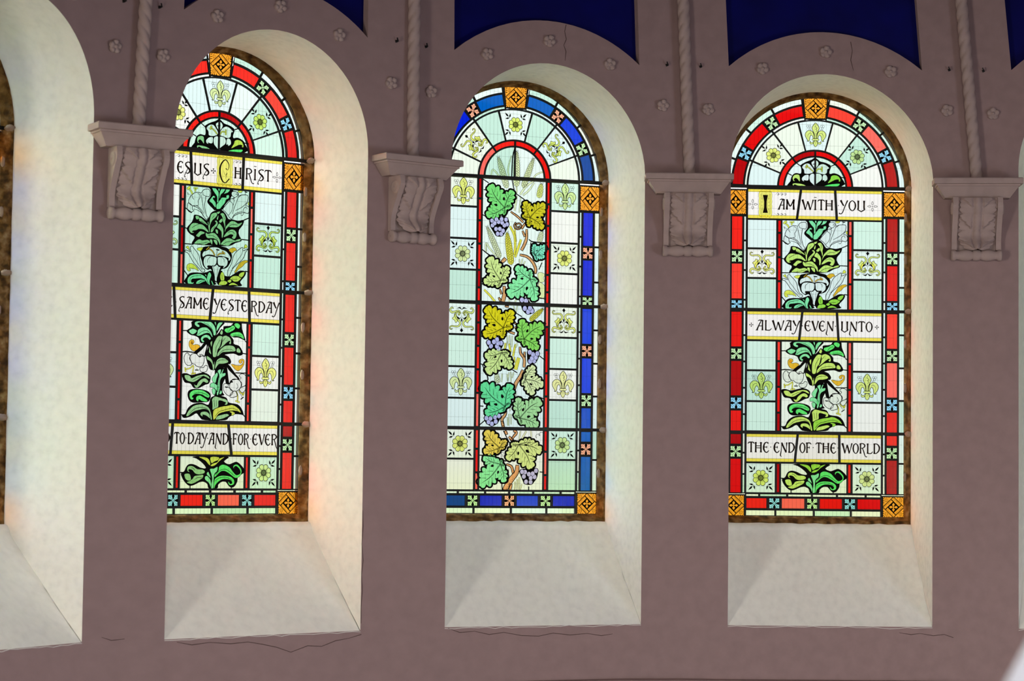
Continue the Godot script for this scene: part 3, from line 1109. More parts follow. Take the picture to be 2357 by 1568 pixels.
func draw_small_flower(d: Draw, T: Transform2D) -> void:
	for q in 4:
		var R := T * Transform2D(PI / 2 * q, Vector2.ZERO)
		blot(d, spline(xf(R, [0, 1.05, 0.26, 0.74, 0, 0.26, -0.26, 0.74]), true, 3))
		ink(d, xf(R, [0.3, 0.3, 0.62, 0.62]), [0.8, 0.5], false)
		ink(d, xf(R, [0.62, 0.62, 0.78, 0.5]), [0.6, 0.5], false)
		ink(d, xf(R, [0.62, 0.62, 0.5, 0.78]), [0.6, 0.5], false)
		blot(d, xf(R, [0.34, 1.05, 0.66, 1.05, 0.5, 0.8]))
		blot(d, xf(R, [1.05, 0.34, 1.05, 0.66, 0.8, 0.5]))
		blot(d, xf(R, [0.78, 1.06, 1.06, 1.06, 1.06, 0.78, 0.96, 0.96]))
	lay(d.line, xf(T, [-0.97, -0.97, 0.97, -0.97, 0.97, 0.97, -0.97, 0.97]), [2.4], Z_LINE, true)
	lay(d.line, oval(T.origin, 5.2, 5.2, 14), [1.8], Z_LINE, true)
	blot(d, oval(T * Vector2(0.04, -0.04), 1.5, 1.5, 8))

# letters after the round hand of the scrolls: cap height 10, strokes of [x, y, width]
const LETTERS := {
	"A": [6.0, [[4.6, 0, 2.0], [4.6, 2, 1.4], [4.6, 8, 1.3], [4.7, 10, 1.9]], [[0.5, 0, 1.5], [1.9, 4.5, 1.1], [3.8, 9.8, 0.9]], [[1.6, 4.3, 0.8], [4.6, 4.3, 0.8]], [[1.3, 9.2, 0.6], [2.6, 9.9, 1.0], [4.8, 9.8, 1.0]], [[-0.4, 0.15, 0.6], [1.5, 0.15, 0.6]]],
	"C": [5.4, [[4.4, 8.4, 1.4], [3.4, 9.9, 0.8], [1.6, 9, 1.2], [0.7, 6, 1.7], [0.8, 3, 1.6], [2, 0.5, 1.1], [3.4, 0.2, 1.0], [4.8, 2, 0.8]]],
	"D": [6.2, [[1, 0, 2.0], [1, 2, 1.4], [1, 8, 1.4], [1, 10, 2.0]], [[0.8, 9.8, 0.8], [3.4, 9.3, 1.0], [5.1, 6.5, 1.6], [4.7, 3, 1.4], [2.6, 0.5, 0.9], [0.6, 0.2, 0.8]]],
	"E": [5.6, [[4.4, 8.6, 1.4], [3.4, 9.9, 0.8], [1.6, 9, 1.2], [0.7, 6, 1.7], [0.8, 3, 1.7], [2, 0.5, 1.1], [3.4, 0.2, 1.0], [4.9, 2, 0.8]], [[0.9, 5.2, 0.8], [3.2, 5.2, 0.8]], [[3.3, 4.0, 0.5], [3.2, 5.2, 0.9], [3.3, 6.4, 0.5]]],
	"F": [5.2, [[1, 0, 2.0], [1, 2, 1.4], [1, 8, 1.4], [1, 10, 2.0]], [[0, 9.7, 0.9], [3.4, 9.7, 1.1], [4.7, 8.3, 0.7]], [[1, 5.3, 0.8], [3.2, 5.3, 0.8]], [[3.2, 4.2, 0.5], [3.1, 5.3, 0.8], [3.2, 6.4, 0.5]]],
	"H": [6.8, [[1, 0, 2.1], [1, 2, 1.5], [1, 8, 1.5], [1, 10, 2.1]], [[5.2, 0, 2.1], [5.2, 2, 1.5], [5.2, 8, 1.5], [5.2, 10, 2.1]], [[1, 6.3, 0.8], [5.2, 6.3, 0.8]], [[1, 4.4, 0.8], [5.2, 4.4, 0.8]]],
	"I": [3.0, [[1.2, 0, 2.1], [1.2, 2, 1.4], [1.2, 8, 1.4], [1.2, 10, 2.1]], [[0.2, 12.0, 0.5], [0.9, 12.4, 0.6], [1.5, 12.0, 0.6], [2.2, 12.4, 0.5]]],
	"J": [3.6, [[1.6, 10, 2.2], [1.6, 6, 1.6], [1.6, 0, 1.5], [0.6, -2, 1.0], [-0.6, -1.6, 1.2]]],
	"L": [5.6, [[1, 0, 1.9], [1, 2, 1.4], [1, 8, 1.4], [1, 10, 2.0]], [[0.8, 0.3, 0.9], [3.8, 0.3, 1.0], [5.2, 2.2, 0.6]]],
	"M": [8.0, [[1, 0, 2.0], [1.2, 5, 1.3], [1.1, 10, 1.6]], [[6.6, 0, 2.0], [6.4, 5, 1.5], [6.6, 10, 1.9]], [[1.1, 9.8, 1.2], [3.7, 3.4, 1.4], [6.4, 9.8, 0.8]]],
	"N": [6.6, [[1.2, 9.8, 1.5], [3, 5, 1.6], [5.1, 0.2, 1.5]], [[1.3, 9.6, 0.7], [0.9, 2, 0.8], [0.2, -2.4, 1.2], [1.3, -4.0, 0.4]], [[5.1, 0.2, 0.8], [5.3, 6, 0.8], [5.5, 10, 1.5]]],
	"O": [5.8, [[2.8, 9.9, 0.8], [1.2, 8, 1.2], [0.7, 5, 1.5], [1.2, 2, 1.2], [2.8, 0.1, 0.8], [4.4, 2, 1.2], [4.9, 5, 1.5], [4.4, 8, 1.2], [2.8, 9.9, 0.8]]],
	"R": [6.0, [[1, 0, 2.0], [1, 2, 1.4], [1, 8, 1.4], [1, 10, 2.0]], [[0.8, 9.8, 0.8], [3.4, 9.6, 1.0], [4.6, 7.6, 1.4], [3.4, 5.7, 0.9], [1.6, 5.2, 0.7]], [[2.6, 5.4, 0.9], [3.7, 2, 1.1], [4.7, -1.8, 0.9], [5.8, -3.1, 0.7], [6.4, -2.6, 1.2]]],
	"S": [5.4, [[4.6, 9.5, 1.3], [3, 10, 0.8], [1.2, 8.6, 1.2], [1.6, 6.6, 1.5], [3.6, 4.6, 1.7], [4.4, 2.4, 1.5], [3, 0.3, 0.9], [1.4, 0.7, 0.7]], [[3.2, 5, 0.6], [1.6, 1.5, 0.7], [0.4, -2, 0.7], [1.0, -3.2, 1.3]]],
	"T": [5.4, [[2.6, 0, 2.1], [2.6, 2, 1.4], [2.6, 8, 1.4], [2.6, 9.6, 1.5]], [[0, 8.2, 0.6], [0.9, 9.7, 1.1], [4.3, 9.7, 1.1], [5.2, 8.2, 0.6]]],
	"U": [6.4, [[1, 10, 2.0], [1, 7, 1.5], [1, 3, 1.5], [0.7, 1.2, 1.8]], [[4.9, 10, 2.0], [4.9, 7, 1.5], [4.9, 3, 1.5], [5.2, 1.2, 1.8]], [[0.6, 1.2, 0.9], [2, 0.2, 1.0], [2.9, -0.5, 1.0], [3.9, 0.2, 1.0], [5.3, 1.2, 0.9]]],
	"V": [5.4, [[0.4, 10, 2.1], [1.6, 5, 1.5], [2.7, 0.1, 1.4]], [[2.7, 0.1, 0.8], [4.0, 5, 0.8], [5.1, 10, 1.4]]],
	"W": [8.8, [[0.4, 10, 2.1], [1.6, 5, 1.5], [2.6, 0.1, 1.3]], [[2.6, 0.1, 0.8], [4.4, 8.4, 0.9]], [[4.2, 8.4, 1.7], [5.2, 5, 1.5], [6.2, 0.1, 1.3]], [[6.2, 0.1, 0.8], [7.4, 5, 0.8], [8.4, 10, 1.4]]],
	"Y": [5.4, [[0.4, 10, 2.0], [1.4, 7.2, 1.5], [2.5, 4.6, 1.3]], [[5.1, 10, 1.3], [3.4, 4.6, 1.0], [1.7, -1.6, 0.9], [0.4, -3.1, 0.8], [-0.7, -2.3, 1.3]]],
}

func draw_word(d: Draw, text: String, u0: float, u1: float, v0: float, v1: float) -> void:
	var total := 0.0
	for ch in text:
		total += LETTERS[ch][0]
	var kx := (u1 - u0) / (total - 0.6)
	var ky := (v1 - v0) / 10.0
	var kw := ky * 1.02
	var at := u0
	for ch in text:
		var g: Array = LETTERS[ch]
		for i in range(1, g.size()):
			var p := PackedVector2Array()
			var ws := []
			for q in g[i]:
				p.append(Vector2(at + q[0] * kx, v0 + q[1] * ky)); ws.append(q[2] * kw)
			ink(d, p, ws)
		at += g[0] * kx

func draw_cross(d: Draw, u: float, v: float, r: float, small := false) -> void:
	for q in 4:
		var R := Transform2D(PI / 2 * q, Vector2(u, v))
		if small:
			ink(d, xf(R, [0, 0, r * 0.5, 0, r, 0]), [0.8, r * 0.3, r * 0.75], false)
		else:
			lay(d.line, spline(xf(R, [r * 0.28, 0, r * 0.55, r * 0.17, r, 0, r * 0.55, -r * 0.17]), true, 3), [1.5], Z_LINE, true)
	if not small:
		blot(d, oval(Vector2(u, v), 2.0, 2.0, 8))

func draw_initial(d: Draw, ch: String, u0: float, u1: float, v0: float, v1: float) -> void:
	var p := PackedVector2Array()
	var w := (u1 - u0) * 0.5
	var h := (v1 - v0) * 0.5
	var c := Vector2(u0 + u1, v0 + v1) * 0.5
	for i in 72:
		var a := TAU * i / 72.0
		var e := Vector2(cos(a), sin(a))
		var k := 1.0 / maxf(absf(e.x), absf(e.y))
		p.append(c + Vector2(e.x * w, e.y * h) * k * (0.95 + 0.08 * absf(sin(a * 8.0))))
	stain(d, "stain_0", p, 0.9)
	lay(d.line, rect(c.x - w * 0.72, c.x + w * 0.72, c.y - h * 0.8, c.y + h * 0.8), [0.9], Z_LINE, true)
	if ch == "I":
		ink(d, PackedVector2Array([c + Vector2(0, -h * 0.72), c + Vector2(0, -h * 0.3), c + Vector2(0, h * 0.2), c + Vector2(0, h * 0.72)]), [w * 0.8, w * 0.42, w * 0.4, w * 0.8])
		for s in [-1.0, 1.0]:
			ink(d, PackedVector2Array([c + Vector2(s * w * 0.6, -h * 0.74), c + Vector2(s * w * 0.3, 0), c + Vector2(s * w * 0.6, h * 0.74)]), [0.8])
			for k in 4:
				blot(d, oval(c + Vector2(s * w * 0.53, h * (-0.42 + 0.28 * k)), 1.0, 1.7, 6))
	elif ch == "J":
		ink(d, PackedVector2Array([c + Vector2(w * 0.1, h * 0.75), c + Vector2(w * 0.1, 0), c + Vector2(0, -h * 0.6), c + Vector2(-w * 0.45, -h * 0.62)]), [7.0, 5.0, 4.0, 3.0])
	else:
		ink(d, PackedVector2Array([c + Vector2(w * 0.1, h * 0.2), c + Vector2(w * 0.4, h * 0.12), c + Vector2(w * 0.5, h * 0.5), c + Vector2(w * 0.05, h * 0.82), c + Vector2(-w * 0.5, h * 0.45), c + Vector2(-w * 0.62, -h * 0.1), c + Vector2(-w * 0.35, -h * 0.65), c + Vector2(w * 0.1, -h * 0.82), c + Vector2(w * 0.6, -h * 0.5)]), [3.0, 1.6, 3.0, 3.4, 5.0, 6.4, 5.0, 3.0, 4.0])
		ink(d, PackedVector2Array([c + Vector2(-w * 0.2, h * 0.05), c + Vector2(w * 0.1, -h * 0.3), c + Vector2(w * 0.3, -h * 0.1), c + Vector2(w * 0.1, -h * 0.55)]), [0.6, 1.8, 0.6])

func draw_curls(d: Draw, u: float, v: float, dir: float) -> void:
	for k in 3:
		var o := Vector2(u + 13.0 * k, v)
		ink(d, PackedVector2Array([o + Vector2(-6, -4 * dir), o + Vector2(0, 1 * dir), o + Vector2(5, 4 * dir), o + Vector2(9, 1 * dir), o + Vector2(6, -3 * dir), o + Vector2(3, -1 * dir)]), [0.4, 0.8, 1.0, 2.2, 1.8, 0.8])

# a vine leaf: s the foot of the leaf, then the tips of its lobes in turn
func vine_outline(t: PackedVector2Array) -> PackedVector2Array:
	var s := t[0]
	var lobes := t.size() - 1
	var dirs := []
	for i in lobes:
		dirs.append(t[i + 1] - s)
	var r := PackedVector2Array()
	for i in lobes:
		var d: Vector2 = dirs[i]
		var L := d.length()
		var e := d / L
		for side in [0, 1]:
			var prev: Vector2
			var j := i - 1 if side == 0 else i + 1
			if j < 0 or j >= lobes:
				prev = s + (e.rotated(1.3 if side == (0 if turns_left(dirs) else 1) else -1.3)) * minf(5.0, L * 0.2)
			else:
				var f: Vector2 = dirs[j]
				prev = s + (e + f.normalized()).normalized() * minf(L, f.length()) * 0.46
			var across := Vector2(-e.y, e.x)
			if (prev - s).dot(across) < 0.0:
				across = -across
			var ctrl := s + e * L * 0.62 + across * L * 0.44
			var seq := PackedVector2Array()
			for k in 25:
				var x := k / 24.0
				var q := prev.lerp(ctrl, x).lerp(ctrl.lerp(s + d, x), x)
				var tang := (ctrl - prev).lerp(s + d - ctrl, x).normalized()
				var o := Vector2(-tang.y, tang.x)
				if o.dot(across) < 0.0:
					o = -o
				seq.append(q + o * L * 0.12 * (absf(sin(PI * 4.0 * x)) - 0.45) * (1.0 if x < 0.98 and x > 0.01 else 0.0))
			if side == 1:
				seq.reverse()
				r.append_array(seq.slice(1))
			else:
				r.append_array(seq)
	return r

func tidy(p: PackedVector2Array) -> PackedVector2Array:
	# one clean outline: loops where lobes cross are merged
	var best := PackedVector2Array()
	for q in Geometry2D.offset_polygon(ccw(p), 0.4, Geometry2D.JOIN_ROUND):
		if not Geometry2D.is_polygon_clockwise(q) and q.size() > best.size():
			best = q
	return best

func turns_left(dirs: Array) -> bool:
	var a := 0.0
	for i in dirs.size() - 1:
		a += (dirs[i] as Vector2).angle_to(dirs[i + 1])
	return a < 0.0

func vine_veins(s: Shape, t: PackedVector2Array) -> void:
	for i in range(1, t.size()):
		var d := t[i] - t[0]
		var L := d.length()
		var o := Vector2(-d.y, d.x) / L
		var bend := o * L * 0.06
		for k in [-1.0, 1.0]:
			lay(s, spline(PackedVector2Array([t[0] + o * k * 1.2, t[0] + d * 0.5 + bend + o * k * 0.9, t[0] + d * 0.86]), false, 4), [1.5, 1.3, 0.8], 5.3)
			for x in [0.34, 0.5, 0.66]:
				var q: Vector2 = t[0] + d * x + bend * 0.8
				lay(s, PackedVector2Array([q + o * k * L * 0.06, q + (o * k * 0.8 + d / L * 0.55) * L * 0.24]), [1.7, 0.8], 5.3)
			if L > 30.0:
				var q2: Vector2 = t[0] + d * 0.56 + o * k * L * 0.2
				lay(s, PackedVector2Array([q2, q2 + (o * k * 0.5 + d / L) * L * 0.17]), [1.3, 0.6], 5.3)
	# dark drops where the lobes part
	for i in range(1, t.size() - 1):
		var a := t[i] - t[0]
		var b := t[i + 1] - t[0]
		var e := (a.normalized() + b.normalized()).normalized()
		var r := minf(a.length(), b.length())
		var c := t[0] + e * r * 0.43
		fill(s, spline(PackedVector2Array([c + e * r * 0.12, c + Vector2(-e.y, e.x) * r * 0.06, c - e * r * 0.07, c - Vector2(-e.y, e.x) * r * 0.06]), true, 3), 5.3, 5.3, false, false)

# ---------------------------------------------------------------- a stained glass window
func pane(win: Node, lead: Shape, poly: PackedVector2Array, m: String, called := "pane", wide := 3.2) -> MeshInstance3D:
	var s := Shape.new()
	fill(s, grow(poly, 1.6), 0.0, 3.0)
	came(lead, poly, wide)
	return put(called, s, mats[m], win)

func came(lead: Shape, poly: PackedVector2Array, wide: float) -> void:
	var a := grow(poly, -1.5)
	var b := grow(poly, wide)
	var k := a.size()
	for i in k:
		var j := (i + 1) % k
		var p := [Vector3(a[i].x, a[i].y, 4.2) * 0.001, Vector3(a[j].x, a[j].y, 4.2) * 0.001, Vector3(b[j].x, b[j].y, 5.6) * 0.001, Vector3(b[i].x, b[i].y, 5.6) * 0.001]
		lead.facet(p[0], p[1], p[2], p[3], Vector3.BACK)
		var q := [Vector3(a[i].x, a[i].y, -1.2) * 0.001, Vector3(a[j].x, a[j].y, -1.2) * 0.001, Vector3(b[j].x, b[j].y, -2.6) * 0.001, Vector3(b[i].x, b[i].y, -2.6) * 0.001]
		lead.facet(q[0], q[1], q[2], q[3], Vector3.FORWARD)

func drawn(win: Node, lead: Shape, poly: PackedVector2Array, m: String, what: String, T: Transform2D, st := "stain_0", called := "pane") -> void:
	var o := pane(win, lead, poly, m, called)
	var d := Draw.new()
	pen = 1.45
	match what:
		"rose": draw_rose(d, T, st)
		"fleur": draw_fleur(d, T, st)
		"arabesque": draw_arabesque(d, T, st)
		"strap": draw_strap(d, T)
		"flower": draw_small_flower(d, T)
	pen = 1.0
	commit_draw(d, o)

func pick(kind: String, count: int) -> String:
	return "%s_%d" % [kind, rng.randi() % count]

func box_t(p: PackedVector2Array) -> Transform2D:
	var b := bounds(p)
	return Transform2D(Vector2(b.size.x * 0.5, 0), Vector2(0, b.size.y * 0.5), b.get_center())

func art(win: Node, rows: Array, swap := {}) -> void:
	var holes := []      # what the black matting leaves open
	var leaves := []
	var made := []
	var kinds := {"v": "leaf", "g": "grape", "e": "wheat_ear"}
	for r in rows:
		var p := points(r[3])
		match r[0]:
			"f":
				var q := ccw(spline(p, true, 3))
				holes.append(q); made.append([r, q])
			"s":
				var q := brush(spline(p, false, 4), r[2] * (0.7 if r[1] == "bark" else 0.9), r[2], r[2] * (0.7 if r[1] == "straw" else 1.0))
				made.append([r, q])
				if r[1] in ["yellow", "amber"]:
					holes.append(ccw(q))
			"v":
				var q := tidy(vine_outline(p))
				leaves.append(q); made.append([r, q])
			_:
				made.append([r, p])
	var around := []
	for q in leaves:
		var g := Geometry2D.offset_polygon(q, 5.4, Geometry2D.JOIN_ROUND)
		around.append(g[0] if g.size() else q)
	for r in rows:
		if r[0] == "g":
			var pts := PackedVector2Array()
			for c in points(r[3]):
				for k in 8:
					pts.append(c + Vector2.from_angle(TAU * k / 8) * (r[2] + 2.6))
			var hull := Geometry2D.convex_hull(pts)
			hull.resize(hull.size() - 1)
			around.append(ccw(hull))
	var black := Shape.new()
	var grapes := []
	for e in made:
		var r: Array = e[0]
		var colour: String = swap.get(r[1], r[1])
		match r[0]:
			"m":
				for q in cut(spline(e[1], true, 3), holes):
					fill(black, q, 3.4, 4.9, false)
			"l":
				lay(black, spline(e[1], false, 4) if e[1].size() > 2 else e[1], [maxf(r[2], 1.6) * 0.8, maxf(r[2], 1.6), maxf(r[2], 1.6) * 0.8], 5.4)
			"f":
				var s := Shape.new()
				fill(s, e[1], 3.3, 4.5, true, false)
				var o := put("petal" if r[1] in ["white", "petal"] else "leaf", s, mats[colour], win)
				var ln := Shape.new()
				lay(ln, e[1], [2.1 if r[1] in ["white", "petal"] else 1.3], 5.2, true)
				put("painted_line", ln, mats["paint_black"], o)
			"s":
				var s := Shape.new()
				var ln := Shape.new()
				for q in cut(e[1], around):
					fill(s, q, 3.3, 4.3, true, false)
					lay(ln, q, [2.6 if r[1] == "bark" else 1.0], 5.0, true)
				if s.v.size():
					var o := put({"straw": "straw_stalk", "corn": "corn_husk", "bark": "vine_stem"}.get(r[1], "stamen"), s, mats[colour], win)
					if r[1] == "bark":
						var sp := spline(points(r[3]), false, 5)
						for k in range(1, sp.size() - 1):
							var dd := (sp[k + 1] - sp[k - 1]).normalized()
							lay(ln, PackedVector2Array([sp[k] + Vector2(-dd.y, dd.x) * r[2] * 0.36, sp[k] + dd * 2.5]), [1.0, 0.4], 5.0)
					put("painted_line", ln, mats["paint_black"], o)
			"e":
				var a: Vector2 = e[1][0]
				var b: Vector2 = e[1][1]
				var d := b - a
				var L := d.length()
				var f := d / L
				var o := Vector2(-f.y, f.x)
				var w: float = r[2] * 0.5
				var body := PackedVector2Array([a - o * w * 0.4, a + d * 0.12 - o * w, a + d * 0.6 - o * w, a + d * 0.88 - o * w * 0.6, b, a + d * 0.88 + o * w * 0.6, a + d * 0.6 + o * w, a + d * 0.12 + o * w, a + o * w * 0.4])
				var s := Shape.new()
				var ln := Shape.new()
				var keep := cut(spline(body, true, 3), around)
				for q in keep:
					fill(s, q, 3.3, 4.3, true, false)
					lay(ln, q, [1.0], 5.0, true)
				var steps := int(L / 8.5)
				for k in steps:
					var x := (k + 0.5) / steps
					var ww := w * (1.0 - 0.55 * maxf(0.0, x - 0.6) / 0.4)
					for c in [-1.0, 0.0, 1.0]:
						var at: Vector2 = a + d * (x + (0.0 if c == 0.0 else 0.4 / steps)) + o * c * ww * 0.62
						var free := true
						for z in around:
							if Geometry2D.is_point_in_polygon(at, z):
								free = false
						if free:
							lay(ln, spline(PackedVector2Array([at - f * 4.2, at + o * ww * 0.3, at + f * 4.6, at - o * ww * 0.3]), true, 3), [0.9], 5.0, true)
							if c != 0.0:
								lay(ln, PackedVector2Array([at + o * c * ww * 0.3, at + o * c * ww * 0.9 + f * 8.0]), [0.6, 0.3], 5.0)
				if s.v.size():
					put("painted_line", ln, mats["paint_black"], put("wheat_ear", s, mats[colour], win))
			"v":
				var s := Shape.new()
				fill(s, e[1], 3.3, 4.5, true, false)
				var o := put("vine_leaf", s, mats[colour], win)
				var ln := Shape.new()
				vine_veins(ln, points(r[3]))
				put("vein_line", ln, mats["paint_black"], o)
			"g":
				var ovals := []
				for c in e[1]:
					var hidden := false
					for z in leaves:
						if Geometry2D.is_point_in_polygon(c, z):
							hidden = true
					if hidden:
						continue
					var q := ccw(oval(c, r[2] * 1.0, r[2] * 1.12, 14))
					for z in ovals:
						var left := clip_one(q, z)
						if left.size():
							q = left[0]
					ovals.append(q)
					var s := Shape.new()
					fill(s, q, 3.3, 4.5, true, false)
					var ln := Shape.new()
					lay(ln, q, [1.2], 5.1, true)
					fill(ln, oval(c + Vector2(1, -r[2] * 0.4), 0.8, 0.8, 6), 5.1, 5.1, false, false)
					put("painted_line", ln, mats["paint_black"], put("grape", s, mats[colour], win))
				grapes.append_array(ovals)
	# the black ground round leaves and bunches
	for q in around:
		for z in cut(q, leaves + grapes):
			fill(black, z, 3.4, 4.9, false)
	put("black_matting", black, mats["paint_black"], win)

func border(win: Node, lead: Shape, kind: String) -> void:
	var fl: Array = ["flower_green", "flower_blue"] if kind == "red" else ["flower_salmon", "flower_green"]
	var n := 6 if kind == "red" else 5
	for s in [-1.0, 1.0]:
		var mir := func(u0: float, u1: float, v0: float, v1: float) -> PackedVector2Array: return rect(minf(u0 * s, u1 * s), maxf(u0 * s, u1 * s), v1, v0)
		var k := 0
		for e in [[-104, -222, 0], [-226, -266, 1], [-270, -395, 0], [-399, -428, 1], [-439, -563, 0], [-568, -606, 1], [-611, -734, 0], [-739, -779, 1], [-784, -856, 0], [-866, -902, 0], [-908, -947, 1], [-952, -1071, 0]]:
			var p: PackedVector2Array = mir.call(255, 294, e[0], e[1])
			if e[2]:
				drawn(win, lead, p, fl[k % 2], "flower", box_t(p))
				k += 1
			else:
				pane(win, lead, p, pick(kind, n), "border_pane")
		for e in [[-12, -98], [-1079, -1151]]:
			var p: PackedVector2Array = mir.call(243, 318, e[0], e[1])
			drawn(win, lead, p, "orange_square", "strap", box_t(p))
		var v := -104.0
		for e in [-188, -292, -396, -428, -520, -612, -704, -796, -856, -930, -1004, -1071]:
			pane(win, lead, mir.call(242, 251, v, e), pick("pale", 6), "edge_pane", 2.6)
			v = e - (6.0 if e in [-428, -856] else 3.4)
		v = -104.0
		for e in [-222, -345, -428, -512, -628, -742, -856, -962, -1071]:
			pane(win, lead, mir.call(298, 318, v, e), pick("pale", 6), "edge_pane", 2.6)
			v = e - (6.0 if e in [-428, -856] else 3.6)
		# round the arch
		k = 0
		for e in [[1.5, 20, 0], [21, 29, 1], [30, 50, 0], [51, 59.3, 1], [60.3, 80.6, 0]]:
			var a: float = e[0] if s > 0 else 180.0 - e[1]
			var b: float = e[1] if s > 0 else 180.0 - e[0]
			var p := wedge(254, 293, a, b)
			if e[2]:
				var mid := deg_to_rad((a + b) * 0.5)
				drawn(win, lead, p, fl[(k + 1) % 2], "flower", Transform2D(mid - PI / 2, Vector2.from_angle(mid) * 273.5) * Transform2D(Vector2(19, 0), Vector2(0, 19), Vector2.ZERO))
				k += 1
			else:
				pane(win, lead, p, pick(kind, n), "border_pane")
		for e in [[1.2, 18.3], [19.1, 39.2], [40.0, 60.0], [60.8, 80.8]]:
			pane(win, lead, wedge(297.5, 317.5, e[0] if s > 0 else 180.0 - e[1], e[1] if s > 0 else 180.0 - e[0]), pick("pale", 6), "edge_pane", 2.8)
		for e in [[1.2, 21.6], [22.4, 51.6], [52.4, 81.0]]:
			pane(win, lead, wedge(241, 250, e[0] if s > 0 else 180.0 - e[1], e[1] if s > 0 else 180.0 - e[0]), pick("pale", 6), "edge_pane", 2.6)
		for e in [[1.5, 51.3], [52.6, 89.2]]:
			pane(win, lead, wedge(112, 130, e[0] if s > 0 else 180.0 - e[1], e[1] if s > 0 else 180.0 - e[0]), pick("red", 6), "border_pane")
	var key := PackedVector2Array([Vector2(-36, 244), Vector2(36, 244), Vector2(43, 318), Vector2(-43, 318)])
	drawn(win, lead, key, "orange_square", "strap", Transform2D(Vector2(37, 0), Vector2(0, 36), Vector2(0, 281)))
	# along the foot
	var i := 0
	for e in [[-237, -164, 0], [-157, -119, 1], [-113, -31, 0], [-24, 14, 1], [20, 101, 0], [108, 147, 1], [153, 236, 0]]:
		var p := rect(e[0], e[1], -1125, -1088)
		if e[2]:
			drawn(win, lead, p, fl[(i + 1) % 2] if kind == "red" else fl[(i + 1) % 2], "flower", box_t(p))
			i += 1
		else:
			pane(win, lead, p, pick(kind, n), "border_pane")
	var u := -238.0
	for e in [-191, -93, -6, 82, 183, 238]:
		pane(win, lead, rect(u, e - 2, -1083, -1074), pick("pale", 6), "edge_pane", 2.6)
		u = e + 2
	u = -238.0
	for e in [-134, 1, 131, 238]:
		pane(win, lead, rect(u, e - 2, -1150, -1130), pick("pale", 6), "edge_pane", 2.6)
		u = e + 2

func strips(win: Node, lead: Shape, v0: float, v1: float, joints: Array) -> void:
	for s in [-1.0, 1.0]:
		var a := v0
		for j in joints + [v1]:
			var shift := (7.0 if s > 0 and j != v1 else 0.0)
			pane(win, lead, rect(minf(119.5 * s, 131.0 * s), maxf(119.5 * s, 131.0 * s), j - shift + 1.5, a - 1.5), pick("red", 6), "border_pane", 3.4)
			a = j - shift - 1.5

func quarry(win: Node, lead: Shape, v0: float, v1: float, what: String, sides := [-1.0, 1.0]) -> void:
	for s in sides:
		var p := rect(minf(135.0 * s, 238.0 * s), maxf(135.0 * s, 238.0 * s), v1, v0)
		if what == "":
			pane(win, lead, p, pick("pale", 6))
		else:
			drawn(win, lead, p, pick("pale", 6), what, Transform2D(0.0 if what != "arabesque" or s > 0 else PI, bounds(p).get_center()) if what == "arabesque" and mirrored else Transform2D(0.0, bounds(p).get_center()), pick("stain", 3))

var mirrored := false

func scroll(win: Node, lead: Shape, v0: float, v1: float, splits: Array, write: Callable) -> void:
	# the band is cut by slanting leads: splits are [u at the top, u at the foot]
	var cuts := [[-238.0, -238.0]] + splits + [[238.0, 238.0]]
	for i in cuts.size() - 1:
		var a: Array = cuts[i]
		var b: Array = cuts[i + 1]
		var g0 := 0.0 if i == 0 else 2.6
		var g1 := 0.0 if i == cuts.size() - 2 else 2.6
		var p := PackedVector2Array([Vector2(a[1] + g0, v1), Vector2(b[1] - g1, v1), Vector2(b[0] - g1, v0), Vector2(a[0] + g0, v0)])
		var o := pane(win, lead, p, "scroll_%d" % (i % 2), "scroll_pane", 3.0)
		var d := Draw.new()
		for e in [[v0, v0 - 11.0], [v1 + 12.0, v1]]:
			var t0: float = (v0 - e[0]) / (v0 - v1)
			var t1: float = (v0 - e[1]) / (v0 - v1)
			var q := PackedVector2Array([Vector2(lerpf(a[0], a[1], t1) + g0, e[1]), Vector2(lerpf(b[0], b[1], t1) - g1, e[1]), Vector2(lerpf(b[0], b[1], t0) - g1, e[0]), Vector2(lerpf(a[0], a[1], t0) + g0, e[0])])
			stain(d, "stain_band", q, 0.0)
			var line_v: float = e[1] if e[0] == v0 else e[0]
			ink(d, PackedVector2Array([Vector2(q[0].x + 2, line_v), Vector2(q[1].x - 2, line_v)]), [0.7], false)
		commit_draw(d, o)
	var w := Draw.new()
	write.call(w)
	var words := Node3D.new()
	words.name = "lettering"
	win.add_child(words, true)
	commit_draw(w, words, "paint_brown")

